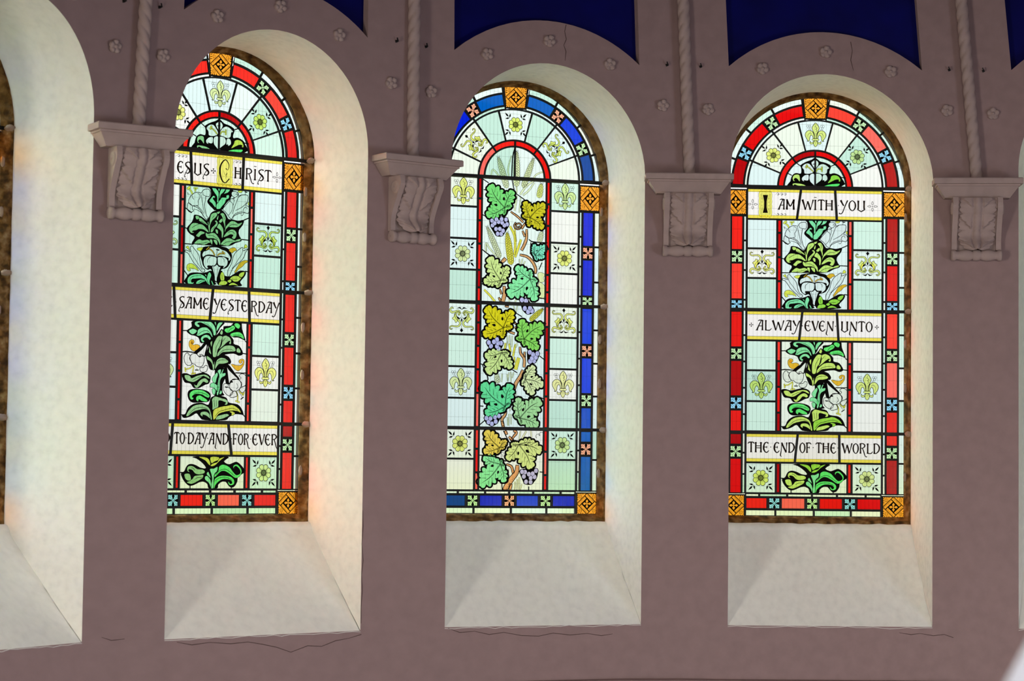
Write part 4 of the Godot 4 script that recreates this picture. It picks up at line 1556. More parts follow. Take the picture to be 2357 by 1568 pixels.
func build_window(called: String, at: Array, kind: String, words: String) -> Node3D:
	var win := base(called, Vector3(at[0], SPRING, at[1]), at[2])
	var lead := Shape.new()
	mirrored = kind == "blue"
	border(win, lead, kind)
	# the fan of seven panes
	var fan: Array = [[1.3, 21.6, ""], [22.4, 51.6, "rose"], [52.4, 74.6, ""], [75.4, 104.6, "fleur"], [105.4, 127.6, ""], [128.4, 157.6, "rose"], [158.4, 178.7, ""]]
	for e in fan:
		var p := wedge(133.5, 237.5, e[0], e[1])
		var mid := deg_to_rad((e[0] + e[1]) * 0.5)
		var what: String = e[2]
		if kind == "blue" and what != "":
			what = "rose" if what == "fleur" else "arabesque"
		var turn := mid - PI / 2
		if what == "rose" and kind == "red":
			turn += PI / 4
		if what == "":
			pane(win, lead, p, pick("pale", 6))
		else:
			drawn(win, lead, p, pick("pale", 6), what, Transform2D(turn, Vector2.from_angle(mid) * 186.0) * Transform2D(0.0, Vector2(0.92, 0.92), 0.0, Vector2.ZERO), pick("stain", 3))
	for e in [[1.8, 89.3], [90.7, 178.2]]:
		var p := PackedVector2Array([Vector2(1.5 if e[0] < 90 else -1.5, 3)])
		for k in 13:
			p.append(Vector2.from_angle(deg_to_rad(lerpf(e[0], e[1], k / 12.0))) * 109.0)
		pane(win, lead, p, pick("pale", 6), "pane", 2.6)
	if kind == "red":
		for z in [[-115, -429, [-160, -246, -330]], [-541, -856, [-610, -700, -790]], [-967, -1070, []]]:
			pane(win, lead, rect(-116.5, 116.5, z[1], z[0]), pick("pale", 6))
			strips(win, lead, z[0], z[1], z[2])
		quarry(win, lead, -115, -215, ""); quarry(win, lead, -219, -319, "arabesque"); quarry(win, lead, -323, -428, "")
		quarry(win, lead, -541, -642, ""); quarry(win, lead, -646, -750, "fleur"); quarry(win, lead, -754, -855, "")
		quarry(win, lead, -967, -1070, "rose")
		if words == "promise":
			scroll(win, lead, -7, -112, [[-50, -64], [71, 77]], func(d: Draw):
				draw_cross(d, -221, -62, 18); draw_initial(d, "I", -199, -153, -104, -16)
				draw_curls(d, -138, -25, 1); draw_curls(d, -138, -96, -1)
				draw_word(d, "AM", -131, -72, -79, -42); draw_word(d, "WITH", -47, 64, -79, -42); draw_word(d, "YOU", 88, 178, -79, -42); draw_cross(d, 203, -62, 18)
				blot(d, oval(Vector2(-57, -62), 2.2, 2.2, 8)); blot(d, oval(Vector2(82, -61), 1.8, 1.8, 8)))
			scroll(win, lead, -437, -537, [[-43, -54], [79, 85]], func(d: Draw):
				draw_cross(d, -223, -485, 7, true); draw_word(d, "ALWAY", -206, -54, -504, -468); draw_word(d, "EVEN", -36, 68, -504, -468); draw_word(d, "UNTO", 92, 204, -504, -468); draw_cross(d, 220, -487, 7, true)
				blot(d, oval(Vector2(-43, -486), 2, 2, 8)); blot(d, oval(Vector2(74, -486), 2, 2, 8)))
			scroll(win, lead, -865, -963, [[-57, -67], [89, 90]], func(d: Draw):
				draw_word(d, "THE", -232, -158, -930, -894); draw_word(d, "END", -142, -68, -930, -894); draw_word(d, "OF", -52, -10, -930, -894); draw_word(d, "THE", 6, 78, -930, -894); draw_word(d, "WORLD", 98, 232, -930, -894)
				for u in [-152, -3, 84]: blot(d, oval(Vector2(u, -911), 1.9, 1.9, 8)))
			art(win, LILY_ART)
		else:
			scroll(win, lead, -7, -112, [[-100, -94], [92, 90]], func(d: Draw):
				draw_initial(d, "J", -214, -162, -104, -16); draw_word(d, "ES", -149, -102, -79, -42); draw_word(d, "US", -90, -34, -79, -42); draw_cross(d, -19, -62, 8, true)
				draw_initial(d, "C", -6, 51, -104, -14); draw_word(d, "H", 57, 84, -79, -42); draw_word(d, "RIST", 98, 193, -79, -42); draw_cross(d, 216, -62, 17)
				draw_curls(d, -150, -25, 1); draw_curls(d, 58, -25, 1); draw_curls(d, 58, -97, -1); draw_curls(d, -150, -97, -1))
			scroll(win, lead, -437, -537, [[-150, -143], [-10, -20], [121, 125]], func(d: Draw):
				draw_word(d, "THE", -226, -155, -504, -468); draw_word(d, "SAME", -134, -25, -504, -468); draw_word(d, "YESTE", -8, 115, -504, -468); draw_word(d, "RDAY", 127, 232, -504, -468)
				blot(d, oval(Vector2(-143, -486), 2, 2, 8)); blot(d, oval(Vector2(-14, -486), 2, 2, 8)))
			scroll(win, lead, -865, -963, [[-144, -150], [55, 68]], func(d: Draw):
				draw_word(d, "AND", -226, -154, -930, -894); draw_word(d, "TO", -139, -102, -930, -894); draw_word(d, "DAY", -92, -23, -930, -894); draw_word(d, "AND", -17, 55, -930, -894); draw_word(d, "FOR", 70, 130, -930, -894); draw_word(d, "EVER", 142, 235, -930, -894)
				for u in [-97, -20, 66, 136]: blot(d, oval(Vector2(u, -911), 1.9, 1.9, 8)))
			art(win, LILY_ART, {"leaf_b": "leaf_f", "leaf_c": "leaf_e"})
	else:
		for z in [[-5, -428, [-75, -150, -230, -320, -380]], [-437, -856, [-500, -580, -660, -740]], [-865, -1070, [-930, -1010]]]:
			pane(win, lead, rect(-116.5, 116.5, z[1], z[0]), pick("pale", 6))
			strips(win, lead, z[0], z[1], z[2])
		var rows := [[-5, -103, "fleur"], [-107, -213, ""], [-217, -319, "rose"], [-323, -428, ""], [-437, -541, "arabesque"], [-545, -650, ""], [-654, -757, "fleur"], [-761, -856, ""], [-865, -963, "rose"], [-967, -1070, ""]]
		for e in rows:
			quarry(win, lead, e[0], e[1], e[2])
		art(win, VINE_ART)
	put("lead_came", lead, mats["lead"], win)
	# iron saddle bars with their ends in putty
	for v in V_BARS:
		var s := Shape.new()
		s.box(Vector3(-0.338, v * 0.001 - 0.0052, 0.0062), Vector3(0.338, v * 0.001 + 0.0052, 0.0150))
		put("saddle_bar", s, mats["iron"], win)
		for e in [-1.0, 1.0]:
			put("putty_lump", lump(Vector3(0.327 * e, v * 0.001, 0.032), Vector3(0.013, 0.010, 0.020), int(v) + int(e)), mats["putty"], win)
	for v in [-100.0, -250.0, -545.0, -700.0, -1010.0]:
		put("putty_lump", lump(Vector3(0.319, v * 0.001, 0.014), Vector3(0.006, 0.016, 0.008), int(v)), mats["putty"], win)
	put("stone_frame", frame_shape(), mats["stained_stone"], win)
	# wire guard outside
	var g := Shape.new()
	var x := -0.312
	while x < 0.32:
		var top := sqrt(maxf(0.0, 0.32 * 0.32 - x * x))
		g.box(Vector3(x - 0.00022, V_BOTTOM, -0.022), Vector3(x + 0.00022, top, -0.0214))
		x += 0.0142
	var y := V_BOTTOM + 0.03
	while y < 0.31:
		var half := 0.318 if y < 0.0 else sqrt(0.318 * 0.318 - y * y)
		g.box(Vector3(-half, y - 0.00022, -0.0226), Vector3(half, y + 0.00022, -0.022))
		y += 0.075
	tag(put("wire_guard", g, mats["wire"], win), "", "", "", "stuff")
	return win

func lump(c: Vector3, r: Vector3, sd: int) -> Shape:
	var s := Shape.new()
	var f := FastNoiseLite.new()
	f.seed = sd
	f.frequency = 0.9
	var rows := []
	for i in 9:
		var row := []
		for j in 13:
			var a := PI * i / 8.0
			var b := TAU * (j % 12) / 12.0
			var d := Vector3(sin(a) * cos(b), cos(a), sin(a) * sin(b))
			row.append(c + d * r * (1.0 + 0.35 * f.get_noise_3d(d.x * 2.0, d.y * 2.0, d.z * 2.0)))
		rows.append(row)
	s.sheet(rows, 1.0)
	return s

# outline of an arched opening: half width r round u = c, arc sprung from y = v, foot at y = foot
func arched(r: float, c: float, v: float, foot: float, k := 28, legs := 18) -> PackedVector2Array:
	var p := PackedVector2Array()
	for i in legs:
		p.append(Vector2(c - r, lerpf(foot, v, float(i) / legs)))
	for i in k + 1:
		p.append(Vector2(c, v) + Vector2.from_angle(PI - PI * i / k) * r)
	for i in range(1, legs + 1):
		p.append(Vector2(c + r, lerpf(v, foot, float(i) / legs)))
	return p

func frame_shape() -> Shape:
	var s := Shape.new()
	var f := FastNoiseLite.new()
	f.seed = 77
	f.frequency = 14.0
	var rows := []
	for e in [[0.3165, 0.0030, -1.1505], [0.3165, 0.0090, -1.1505], [0.3205, 0.0140, -1.154], [0.3215, 0.0220, -1.156], [0.3250, 0.0270, -1.160], [0.3260, 0.0380, -1.163], [0.3290, 0.0440, -1.168], [0.3345, 0.0460, -1.184]]:
		var row := []
		var o := arched(e[0], 0.0, 0.0, e[2], 40, 40)
		for i in range(1, 20):
			o.append(Vector2(lerpf(e[0], -e[0], i / 20.0), e[2]))
		o.append(o[0])
		for q in o:
			var n := f.get_noise_3d(q.x * 2.0, q.y, e[1] * 8.0)
			row.append(Vector3(q.x + n * 0.0016, q.y + n * 0.0016, e[1] + n * 0.003))
		rows.append(row)
	s.sheet(rows, -1.0)
	return s
const LILY_ART := [
["f","white",1,[-106,-163,-97,-147,-82,-136,-68,-135,-61,-136,-53,-125,-35,-122,-29,-132,-33,-146,-44,-145,-46,-156,-48,-178,-41,-206,-35,-212,-41,-219,-49,-212,-67,-188,-87,-180,-93,-179,-104,-172]],
["f","white",1,[-109,-174,-104,-172,-93,-179,-92,-190,-87,-194,-92,-198,-101,-200,-110,-192]],
["l","0",1.9,[-94,-146,-92,-154,-87,-159]],
["l","0",1.9,[-75,-139,-68,-141,-66,-151,-72,-162,-71,-170,-72,-176,-90,-179]],
["l","0",1.9,[-63,-139,-60,-151,-55,-173,-49,-198]],
["l","0",1.9,[-55,-134,-55,-141,-44,-145]],
["l","0",1.9,[-90,-179,-77,-178,-62,-188,-50,-202]],
["l","0",1.9,[-88,-189,-75,-191,-60,-199,-51,-211]],
["s","yellow",5.2,[-104,-128,-97,-134,-92,-143]],
["s","yellow",7.4,[-111,-129,-106,-123,-100,-121]],
["s","yellow",4.9,[-82,-124,-83,-133]],
["s","yellow",5.4,[-89,-123,-74,-122]],
["l","0",2.7,[-110,-138,-108,-147]],
["l","0",1.5,[-107,-142,-98,-148]],
["m","0",0,[-29,-114,51,-112,46,-143,37,-154,24,-169,16,-183,-10,-187,-16,-184,-35,-168,-38,-158,-28,-144,-26,-133,-28,-122]],
["f","leaf_a",1,[-23,-116,-12,-115,-7,-119,2,-129,2,-144,1,-161,-4,-161,-4,-146,-8,-138,-16,-129]],
["f","leaf_a",1,[-1,-116,5,-115,4,-125,0,-122]],
["f","leaf_a",1,[6,-126,13,-115,26,-114,18,-128,9,-136,5,-150,4,-140]],
["f","leaf_a",1,[30,-114,43,-114,36,-126,20,-132,25,-125]],
["f","leaf_a",1,[-32,-159,-23,-146,-17,-141,-11,-144,-14,-149,-17,-147,-18,-152,-9,-162,-8,-177,-13,-176,-22,-166]],
["f","leaf_a",1,[-5,-182,-6,-170,0,-160,7,-152,14,-144,29,-143,29,-137,38,-134,40,-141,37,-146,29,-150,24,-161,13,-174,7,-181]],
["f","white",1,[18,-182,24,-172,42,-152,45,-146,59,-143,56,-140,49,-134,48,-126,54,-121,69,-123,75,-134,85,-130,108,-130,107,-151,101,-163,111,-165,115,-178,109,-188,96,-186,76,-191,57,-201,52,-210,41,-206,37,-200,29,-191]],
["l","0",1.9,[37,-200,49,-186,53,-171,52,-160,44,-154,43,-148,50,-145,58,-148,56,-160,55,-166]],
["l","0",1.9,[69,-122,74,-130,71,-143,57,-179,52,-194]],
["l","0",1.9,[63,-132,66,-128,70,-133,64,-139,58,-140]],
["l","0",1.9,[74,-139,85,-130]],
["l","0",1.9,[106,-152,89,-168,64,-182]],
["l","0",1.9,[96,-186,92,-178,98,-169,105,-170,105,-175]],
["l","0",1.9,[52,-206,64,-192,91,-182]],
["l","0",1.9,[83,-193,89,-196,95,-187]],
["f","yellow",1,[71,-119,80,-116,87,-115,87,-120,82,-123,75,-123]],
["f","yellow",1,[109,-157,112,-150,115,-157,114,-163]],
["l","0",4.4,[96,-119,106,-120]],
["l","0",2,[100,-121,97,-128]],
["m","0",0,[-84,-207,-66,-208,-51,-215,-40,-221,-31,-210,-23,-195,-4,-186,14,-184,29,-196,39,-211,52,-211,74,-214,95,-210,92,-226,78,-244,78,-258,87,-272,87,-279,67,-286,45,-297,3,-300,-22,-300,-47,-301,-82,-300,-91,-297,-82,-282,-84,-275,-96,-270,-108,-259,-108,-248,-93,-231,-87,-218]],
["f","leaf_b",1,[-81,-213,-76,-209,-66,-212,-67,-215,-60,-215,-47,-225,-37,-234,-38,-237,-57,-230,-68,-224,-67,-219,-76,-222]],
["f","leaf_b",1,[-103,-254,-97,-240,-87,-233,-72,-233,-67,-235,-55,-236,-41,-246,-32,-257,-36,-259,-50,-252,-67,-251,-77,-256,-88,-258,-90,-262,-84,-261,-87,-265,-96,-265]],
["f","leaf_b",1,[-29,-218,-26,-205,-21,-198,-7,-194,-2,-201,-10,-212,-20,-221,-27,-237,-28,-258,-31,-257,-35,-234,-37,-225,-34,-225,-31,-237]],
["f","leaf_b",1,[-5,-193,8,-189,3,-198,-3,-197]],
["f","leaf_b",1,[8,-198,13,-194,22,-195,29,-209,27,-221,28,-233,26,-242,23,-230,18,-218,17,-209,12,-202]],
["f","leaf_b",1,[-4,-212,2,-201,2,-212,-2,-218]],
["f","leaf_b",1,[4,-222,10,-214,17,-211,18,-219,10,-226]],
["f","leaf_b",1,[-22,-245,-11,-234,-6,-227,-11,-222,-6,-219,-2,-222,1,-228,-3,-236,-12,-246,-17,-256,-25,-258]],
["f","leaf_b",1,[-3,-241,5,-228,12,-232,20,-243,22,-257,19,-272,15,-271,14,-256,7,-247]],
["f","leaf_b",1,[25,-256,28,-240,37,-227,49,-217,62,-217,75,-223,89,-218,85,-226,72,-235,54,-237,40,-237,31,-244]],
["f","leaf_b",1,[22,-270,31,-256,46,-245,59,-244,69,-252,69,-264,62,-274,52,-270,57,-262,47,-260,33,-267]],
["f","leaf_b",1,[-8,-248,1,-249,2,-261,-5,-259]],
["f","leaf_b",1,[-72,-266,-62,-257,-50,-259,-46,-263,-59,-269,-67,-277,-77,-273]],
["f","leaf_b",1,[-42,-260,-35,-264,-22,-260,-10,-260,2,-270,10,-282,11,-295,8,-295,0,-282,-16,-277,-35,-278,-43,-269]],
["f","leaf_b",1,[-83,-298,-73,-287,-64,-283,-54,-286,-41,-283,-31,-284,-23,-292,-30,-292,-37,-296,-48,-300,-65,-298]],
["f","leaf_b",1,[-28,-282,-18,-282,-18,-296,-22,-295]],
["f","leaf_b",1,[-15,-282,-2,-282,1,-295,-5,-296]],
["f","leaf_b",1,[12,-293,19,-284,31,-274,45,-272,64,-278,69,-275,86,-271,81,-279,67,-282,51,-288,40,-297,18,-296]],
["l","0",1.5,[-92,-249,-82,-242,-67,-235]],
["l","0",1.5,[-61,-226,-50,-230,-41,-236]],
["l","0",1.5,[37,-237,52,-228,72,-228]],
["l","0",1.5,[-21,-214,-13,-204]],
["l","0",1.5,[37,-254,52,-250,63,-257]],
["l","0",1.5,[-65,-297,-49,-294,-34,-290]],
["l","0",1.5,[18,-295,34,-285,57,-281]],
["l","0",1.5,[-35,-268,-16,-269,0,-278]],
["l","0",1.5,[21,-200,24,-214]],
["l","0",1.5,[-20,-250,-9,-238]],
["m","0",0,[-57,-314,-47,-306,-22,-301,0,-298,21,-301,40,-306,54,-324,52,-343,40,-364,28,-371,15,-376,8,-405,1,-416,-9,-411,-16,-384,-22,-375,-34,-378,-49,-366,-54,-350,-59,-338]],
["f","petal",1,[-54,-333,-49,-321,-38,-317,-28,-307,0,-304,19,-311,30,-313,42,-322,50,-335,46,-344,40,-344,41,-337,25,-333,9,-332,-2,-335,-16,-331,-34,-331,-47,-337,-49,-341]],
["f","petal",1,[-49,-352,-44,-338,-32,-333,-16,-334,-2,-337,-1,-350,-3,-358,-12,-365,-32,-365,-33,-370,-29,-372,-37,-375,-46,-366]],
["f","petal",1,[2,-348,2,-336,15,-334,28,-334,39,-344,38,-358,30,-366,23,-371,22,-368,24,-363,10,-363,3,-357]],
["f","petal",1,[-18,-366,-8,-365,0,-359,8,-366,14,-365,7,-385,2,-401,0,-414,-7,-409,-8,-396]],
["l","0",1.4,[-34,-356,-33,-345,-22,-335]],
["l","0",1.4,[-12,-367,-6,-393]],
["l","0",1.4,[5,-367,1,-393]],
["l","0",1.4,[26,-350,25,-341,18,-336]],
["s","amber",4.2,[-34,-314,-27,-312,-16,-319,-8,-331]],
["s","amber",4.2,[1,-331,10,-324,24,-323]],
["s","amber",5.7,[-39,-316,-28,-306]],
["s","amber",5.7,[18,-316,28,-324]],
["l","0",4.9,[-4,-312,8,-313]],
["l","0",2,[0,-313,-3,-335]],
["f","white",1,[-95,-308,-89,-307,-84,-313,-72,-325,-64,-338,-60,-357,-53,-373,-43,-379,-45,-386,-54,-386,-66,-374,-84,-358,-96,-341,-106,-329,-114,-327,-114,-321,-105,-322,-94,-325,-96,-317]],
["l","0",1.7,[-94,-325,-86,-338,-76,-350,-66,-364,-51,-381]],
["f","yellow",1,[-112,-312,-104,-307,-101,-314,-97,-322,-104,-317]],
["f","yellow",1,[-108,-376,-106,-367,-96,-362,-84,-364,-71,-374,-65,-384,-76,-379,-88,-378,-98,-378,-93,-383,-100,-387,-106,-383]],
["f","yellow",1,[-73,-315,-65,-310,-52,-309,-54,-315,-60,-321]],
["f","white",1,[39,-391,40,-376,52,-355,57,-336,65,-319,79,-306,93,-298,94,-309,112,-302,104,-313,99,-327,90,-340,74,-353,57,-370,48,-389,42,-396]],
["l","0",1.7,[94,-305,89,-322,77,-338,70,-350,55,-370]],
["f","yellow",1,[97,-302,102,-288,110,-294,107,-299,102,-299]],
["f","amber",1,[42,-310,52,-303,65,-302,71,-310,63,-312,55,-319,47,-316]],
["f","amber",1,[64,-380,74,-363,83,-349,96,-341,109,-339,113,-344,103,-349,93,-360,81,-368,70,-380]],
["m","0",0,[-109,-426,-108,-407,-96,-393,-76,-389,-51,-389,-34,-385,-18,-381,-9,-411,-7,-425]],
["m","0",0,[6,-424,9,-386,19,-378,30,-393,48,-394,65,-384,87,-373,106,-376,103,-390,86,-410,90,-423]],
["f","leaf_a",1,[-104,-420,-103,-409,-93,-399,-76,-394,-59,-393,-46,-398,-36,-407,-29,-425,-31,-424,-41,-412,-56,-407,-76,-409,-88,-411,-91,-418,-88,-422,-82,-420,-84,-426,-101,-426]],
["f","leaf_a",1,[-73,-425,-71,-417,-59,-411,-46,-411,-39,-414,-51,-419,-61,-424]],
["f","leaf_a",1,[-35,-403,-30,-388,-24,-386,-19,-395,-23,-406,-25,-416,-23,-425,-29,-424,-34,-412]],
["f","leaf_a",1,[-44,-393,-38,-394,-36,-401]],
["f","leaf_a",1,[-20,-411,-14,-416,-10,-425,-15,-424]],
["f","leaf_c",1,[12,-399,14,-388,20,-381,27,-390,28,-407,17,-410]],
["f","leaf_c",1,[48,-402,58,-393,75,-391,90,-397,77,-409,63,-410,55,-405]],
["f","leaf_c",1,[80,-389,87,-380,102,-377,97,-390,87,-396]],
["f","leaf_c",1,[8,-423,14,-412,28,-409,40,-414,33,-422,16,-424]],
["f","leaf_c",1,[39,-410,48,-404,55,-408,48,-415]],
["f","leaf_c",1,[44,-423,55,-414,68,-415,80,-423,65,-421]],
["l","0",1.5,[-96,-420,-92,-406,-76,-400,-56,-398]],
["l","0",1.5,[19,-390,20,-405]],
["l","0",1.5,[55,-403,75,-402]],
["l","0",1.5,[-66,-422,-56,-416,-44,-413]],
["m","0",0,[-78,-541,28,-539,16,-561,4,-582,-21,-606,-42,-611,-53,-610,-60,-595,-75,-589,-88,-587,-103,-575,-85,-561]],
["f","leaf_a",1,[-75,-554,-73,-545,-60,-542,-43,-542,-21,-542,-11,-547,-1,-560,2,-580,-6,-585,-13,-568,-26,-557,-41,-551,-53,-547,-63,-548,-65,-552,-59,-554,-58,-560,-65,-561]],
["f","leaf_a",1,[-65,-580,-63,-570,-50,-562,-33,-561,-23,-567,-14,-578,-10,-590,-13,-590,-21,-580,-33,-579,-47,-584,-58,-589,-68,-587]],
["f","leaf_a",1,[-96,-575,-87,-569,-80,-567,-66,-573,-74,-582,-85,-585]],
["f","leaf_a",1,[-53,-600,-48,-590,-36,-584,-24,-586,-16,-595,-21,-600,-29,-594,-39,-594,-45,-600,-39,-605,-45,-609]],
["f","leaf_a",1,[-5,-542,1,-542,1,-555]],
["f","leaf_a",1,[4,-571,4,-556,12,-543,26,-542,16,-555]],
["m","0",0,[31,-554,56,-551,68,-539,93,-539,97,-561,110,-595,102,-594,84,-588,65,-588,48,-579,29,-572,29,-562]],
["f","leaf_d",1,[32,-567,36,-561,51,-557,62,-550,71,-556,66,-565,46,-575,36,-572]],
["f","leaf_d",1,[67,-548,76,-541,89,-548,86,-559,77,-558]],
["f","leaf_d",1,[53,-579,64,-573,84,-570,96,-575,103,-584,103,-593,91,-586,73,-584,60,-586]],
["m","0",0,[-26,-607,-11,-595,11,-577,22,-563,31,-571,51,-581,66,-596,68,-609,88,-615,102,-638,88,-646,68,-640,35,-645,49,-650,59,-665,54,-674,39,-675,29,-691,5,-694,-15,-694,-25,-676,-33,-654,-33,-642,-25,-624]],
["f","leaf_b",1,[-9,-626,-7,-614,0,-599,11,-586,23,-586,25,-589,21,-604,17,-619,9,-631,6,-648,1,-654,-8,-651]],
["f","leaf_b",1,[16,-578,19,-570,23,-566,27,-574,23,-582]],
["f","leaf_b",1,[25,-601,25,-589,34,-584,41,-584,54,-591,58,-605,54,-611,49,-606,54,-602,49,-601,39,-608,29,-617,14,-628,22,-615]],
["f","leaf_b",1,[8,-651,9,-641,19,-628,34,-617,51,-614,66,-616,73,-623,74,-632,59,-634,41,-636,26,-638,14,-648]],
["f","leaf_b",1,[78,-625,84,-621,91,-627,93,-635,86,-637,78,-634]],
["f","leaf_b",1,[-18,-609,-11,-603,-13,-622]],
["f","leaf_b",1,[-22,-619,-16,-636,-14,-646,-25,-636,-22,-636]],
["f","leaf_b",1,[-30,-651,-20,-655,-10,-664,-5,-678,-2,-663,-1,-684,-6,-697,-10,-678,-18,-667,-29,-662]],
["f","leaf_b",1,[3,-672,8,-662,20,-655,35,-656,48,-664,45,-670,29,-674,14,-676,2,-691,0,-689]],
["l","0",1.5,[2,-638,4,-621,16,-599]],
["l","0",1.5,[26,-603,36,-591]],
["l","0",1.5,[14,-644,29,-631,54,-627,66,-630]],
["l","0",1.5,[-65,-586,-45,-573,-28,-572,-17,-580]],
["l","0",1.5,[-42,-547,-26,-553,-11,-568,-7,-580]],
["l","0",1.5,[45,-574,53,-563,66,-557]],
["l","0",1.5,[63,-581,81,-580,96,-582]],
["l","0",1.5,[6,-669,20,-662,42,-661]],
["f","petal",1,[-65,-646,-50,-633,-38,-620,-32,-614,-30,-622,-36,-642,-38,-651,-50,-652,-55,-654]],
["f","petal",1,[-89,-662,-88,-653,-80,-646,-67,-646,-57,-655,-51,-654,-55,-649,-48,-647,-39,-655,-39,-670,-45,-683,-55,-687,-67,-684,-72,-679,-82,-676]],
["f","petal",1,[-110,-656,-103,-645,-94,-646,-94,-651,-88,-651,-91,-662,-82,-678,-94,-684,-104,-679,-109,-670]],
["f","petal",1,[-53,-690,-39,-687,-35,-681,-26,-683,-26,-692,-32,-701,-45,-703,-52,-699]],
["m","0",0,[-75,-641,-50,-622,-42,-612,-26,-607,-28,-627,-33,-645,-38,-654,-65,-649]],
["s","yellow",3.7,[-77,-682,-89,-692,-104,-696]],
["s","yellow",3.7,[-76,-684,-78,-703,-77,-708]],
["s","yellow",4.4,[-106,-690,-104,-704]],
["s","yellow",4.4,[-84,-710,-68,-707]],
["l","0",4.2,[-71,-697,-58,-697]],
["l","0",1.7,[-64,-690,-64,-697]],
["f","amber",1,[-94,-618,-93,-608,-86,-602,-77,-604,-77,-613,-85,-615,-86,-610,-82,-608,-80,-618,-65,-616,-54,-622,-62,-630,-74,-638,-85,-634,-92,-625]],
["f","amber",1,[59,-674,79,-677,93,-676,101,-670,102,-663,96,-662,98,-668,90,-670,87,-662,96,-656,106,-659,106,-672,98,-685,86,-694,74,-690]],
["m","0",0,[34,-682,42,-673,54,-679,76,-704,91,-720,79,-726,54,-738,42,-737]],
["f","petal",1,[43,-677,49,-690,74,-711,84,-719,76,-722,59,-726,53,-736,47,-706]],
["f","petal",1,[54,-744,58,-733,66,-731,62,-725,69,-721,85,-722,95,-730,97,-741,92,-751,85,-757,78,-759,64,-759,57,-753]],
["f","petal",1,[32,-745,34,-738,42,-736,49,-739,49,-746,43,-749,39,-746,54,-750,67,-760,64,-770,54,-775,42,-769,33,-757]],
["f","petal",1,[89,-711,97,-703,110,-706,116,-715,115,-737,99,-745,99,-733,91,-724,96,-716]],
["f","petal",1,[67,-761,78,-760,84,-773,74,-778,63,-780,56,-775]],
["f","petal",1,[91,-755,99,-746,115,-742,111,-756,101,-764]],
["s","yellow",3.9,[79,-760,85,-773,85,-790]],
["s","yellow",4.7,[77,-790,93,-795]],
["s","yellow",3.9,[91,-756,96,-764,105,-769]],
["s","yellow",4.4,[109,-761,104,-773]],
["l","0",1.7,[86,-758,102,-778]],
["l","0",4.2,[96,-785,107,-777]],
["l","0",1.5,[78,-754,85,-745,80,-734]],
["m","0",0,[-116,-712,-101,-708,-82,-713,-57,-707,-37,-704,-15,-715,-19,-737,-32,-742,-42,-747,-57,-754,-74,-753,-83,-742,-91,-739,-107,-736]],
["f","leaf_b",1,[-108,-716,-99,-713,-88,-716,-82,-723,-64,-715,-42,-710,-27,-712,-18,-720,-20,-723,-37,-716,-47,-719,-62,-729,-74,-735,-89,-734,-102,-729]],
["f","leaf_b",1,[-73,-742,-64,-745,-58,-734,-45,-724,-32,-722,-22,-731,-28,-737,-40,-733,-50,-744,-62,-753,-70,-750]],
["m","0",0,[-95,-774,-89,-761,-69,-756,-44,-757,-20,-764,-12,-777,-20,-795,-44,-798,-74,-800,-89,-792]],
["f","leaf_d",1,[-89,-776,-84,-766,-69,-759,-47,-759,-32,-764,-17,-775,-20,-783,-32,-780,-44,-774,-64,-772,-76,-777,-79,-783,-74,-784,-76,-790,-85,-789]],
["f","leaf_d",1,[-65,-790,-63,-780,-52,-776,-42,-780,-26,-789,-26,-796,-44,-794,-54,-789,-58,-796]],
["m","0",0,[-10,-702,14,-688,39,-689,42,-711,30,-738,30,-763,35,-774,-9,-774,-16,-739]],
["f","leaf_a",1,[10,-698,17,-692,23,-693,21,-706,29,-691,32,-693,28,-704,39,-702,38,-711,26,-718,20,-729,20,-751,14,-772,9,-772,10,-751,13,-726,16,-710]],
["f","leaf_a",1,[-9,-723,-2,-712,8,-702,12,-709,7,-723,4,-735,-4,-734]],
["f","leaf_a",1,[-16,-744,-12,-737,-3,-735,11,-744,14,-757,11,-763,2,-754,-8,-750,-14,-750]],
["f","leaf_a",1,[-9,-755,0,-754,5,-760,2,-772,-5,-771]],
["f","leaf_a",1,[18,-770,23,-758,28,-764,25,-770]],
["m","0",0,[-114,-838,-102,-836,-93,-818,-74,-804,-44,-799,-20,-805,-10,-781,17,-775,44,-781,54,-796,85,-801,101,-815,109,-835,102,-834,77,-833,55,-843,40,-853,-32,-854,-49,-846,-62,-833,-81,-843,-106,-849]],
["f","leaf_b",1,[-99,-842,-92,-827,-74,-810,-49,-804,-32,-807,-17,-816,-10,-832,-6,-851,-12,-850,-18,-827,-32,-819,-52,-822,-74,-829,-91,-842]],
["f","leaf_b",1,[-49,-835,-44,-828,-28,-827,-17,-834,-12,-849,-27,-840,-40,-837,-39,-843,-45,-841]],
["f","leaf_c",1,[-2,-851,-3,-827,5,-817,30,-809,50,-806,64,-803,79,-808,92,-817,98,-828,84,-823,64,-822,40,-826,18,-833,5,-849]],
["f","leaf_b",1,[7,-851,12,-841,30,-835,47,-832,55,-837,42,-844,32,-848,18,-851]],
["f","leaf_c",1,[55,-825,67,-824,77,-830,69,-837,63,-836,64,-830]],
["f","leaf_b",1,[-7,-796,-8,-788,-1,-780,7,-778,27,-783,42,-786,50,-794,47,-803,38,-803,42,-797,35,-794,17,-791,16,-810,5,-816,-5,-821,-6,-810]],
["l","0",1.5,[-90,-837,-69,-819,-44,-814,-24,-819,-13,-834]],
["l","0",1.5,[4,-842,18,-827,42,-819,67,-814,85,-820]],
["l","0",1.5,[-74,-772,-57,-767,-34,-771,-20,-778]],
["l","0",1.5,[-79,-730,-57,-720,-37,-714]],
["l","0",1.5,[17,-714,16,-751]],
["l","0",1.5,[-1,-790,3,-812]],
["l","0",1.5,[8,-790,9,-810]],
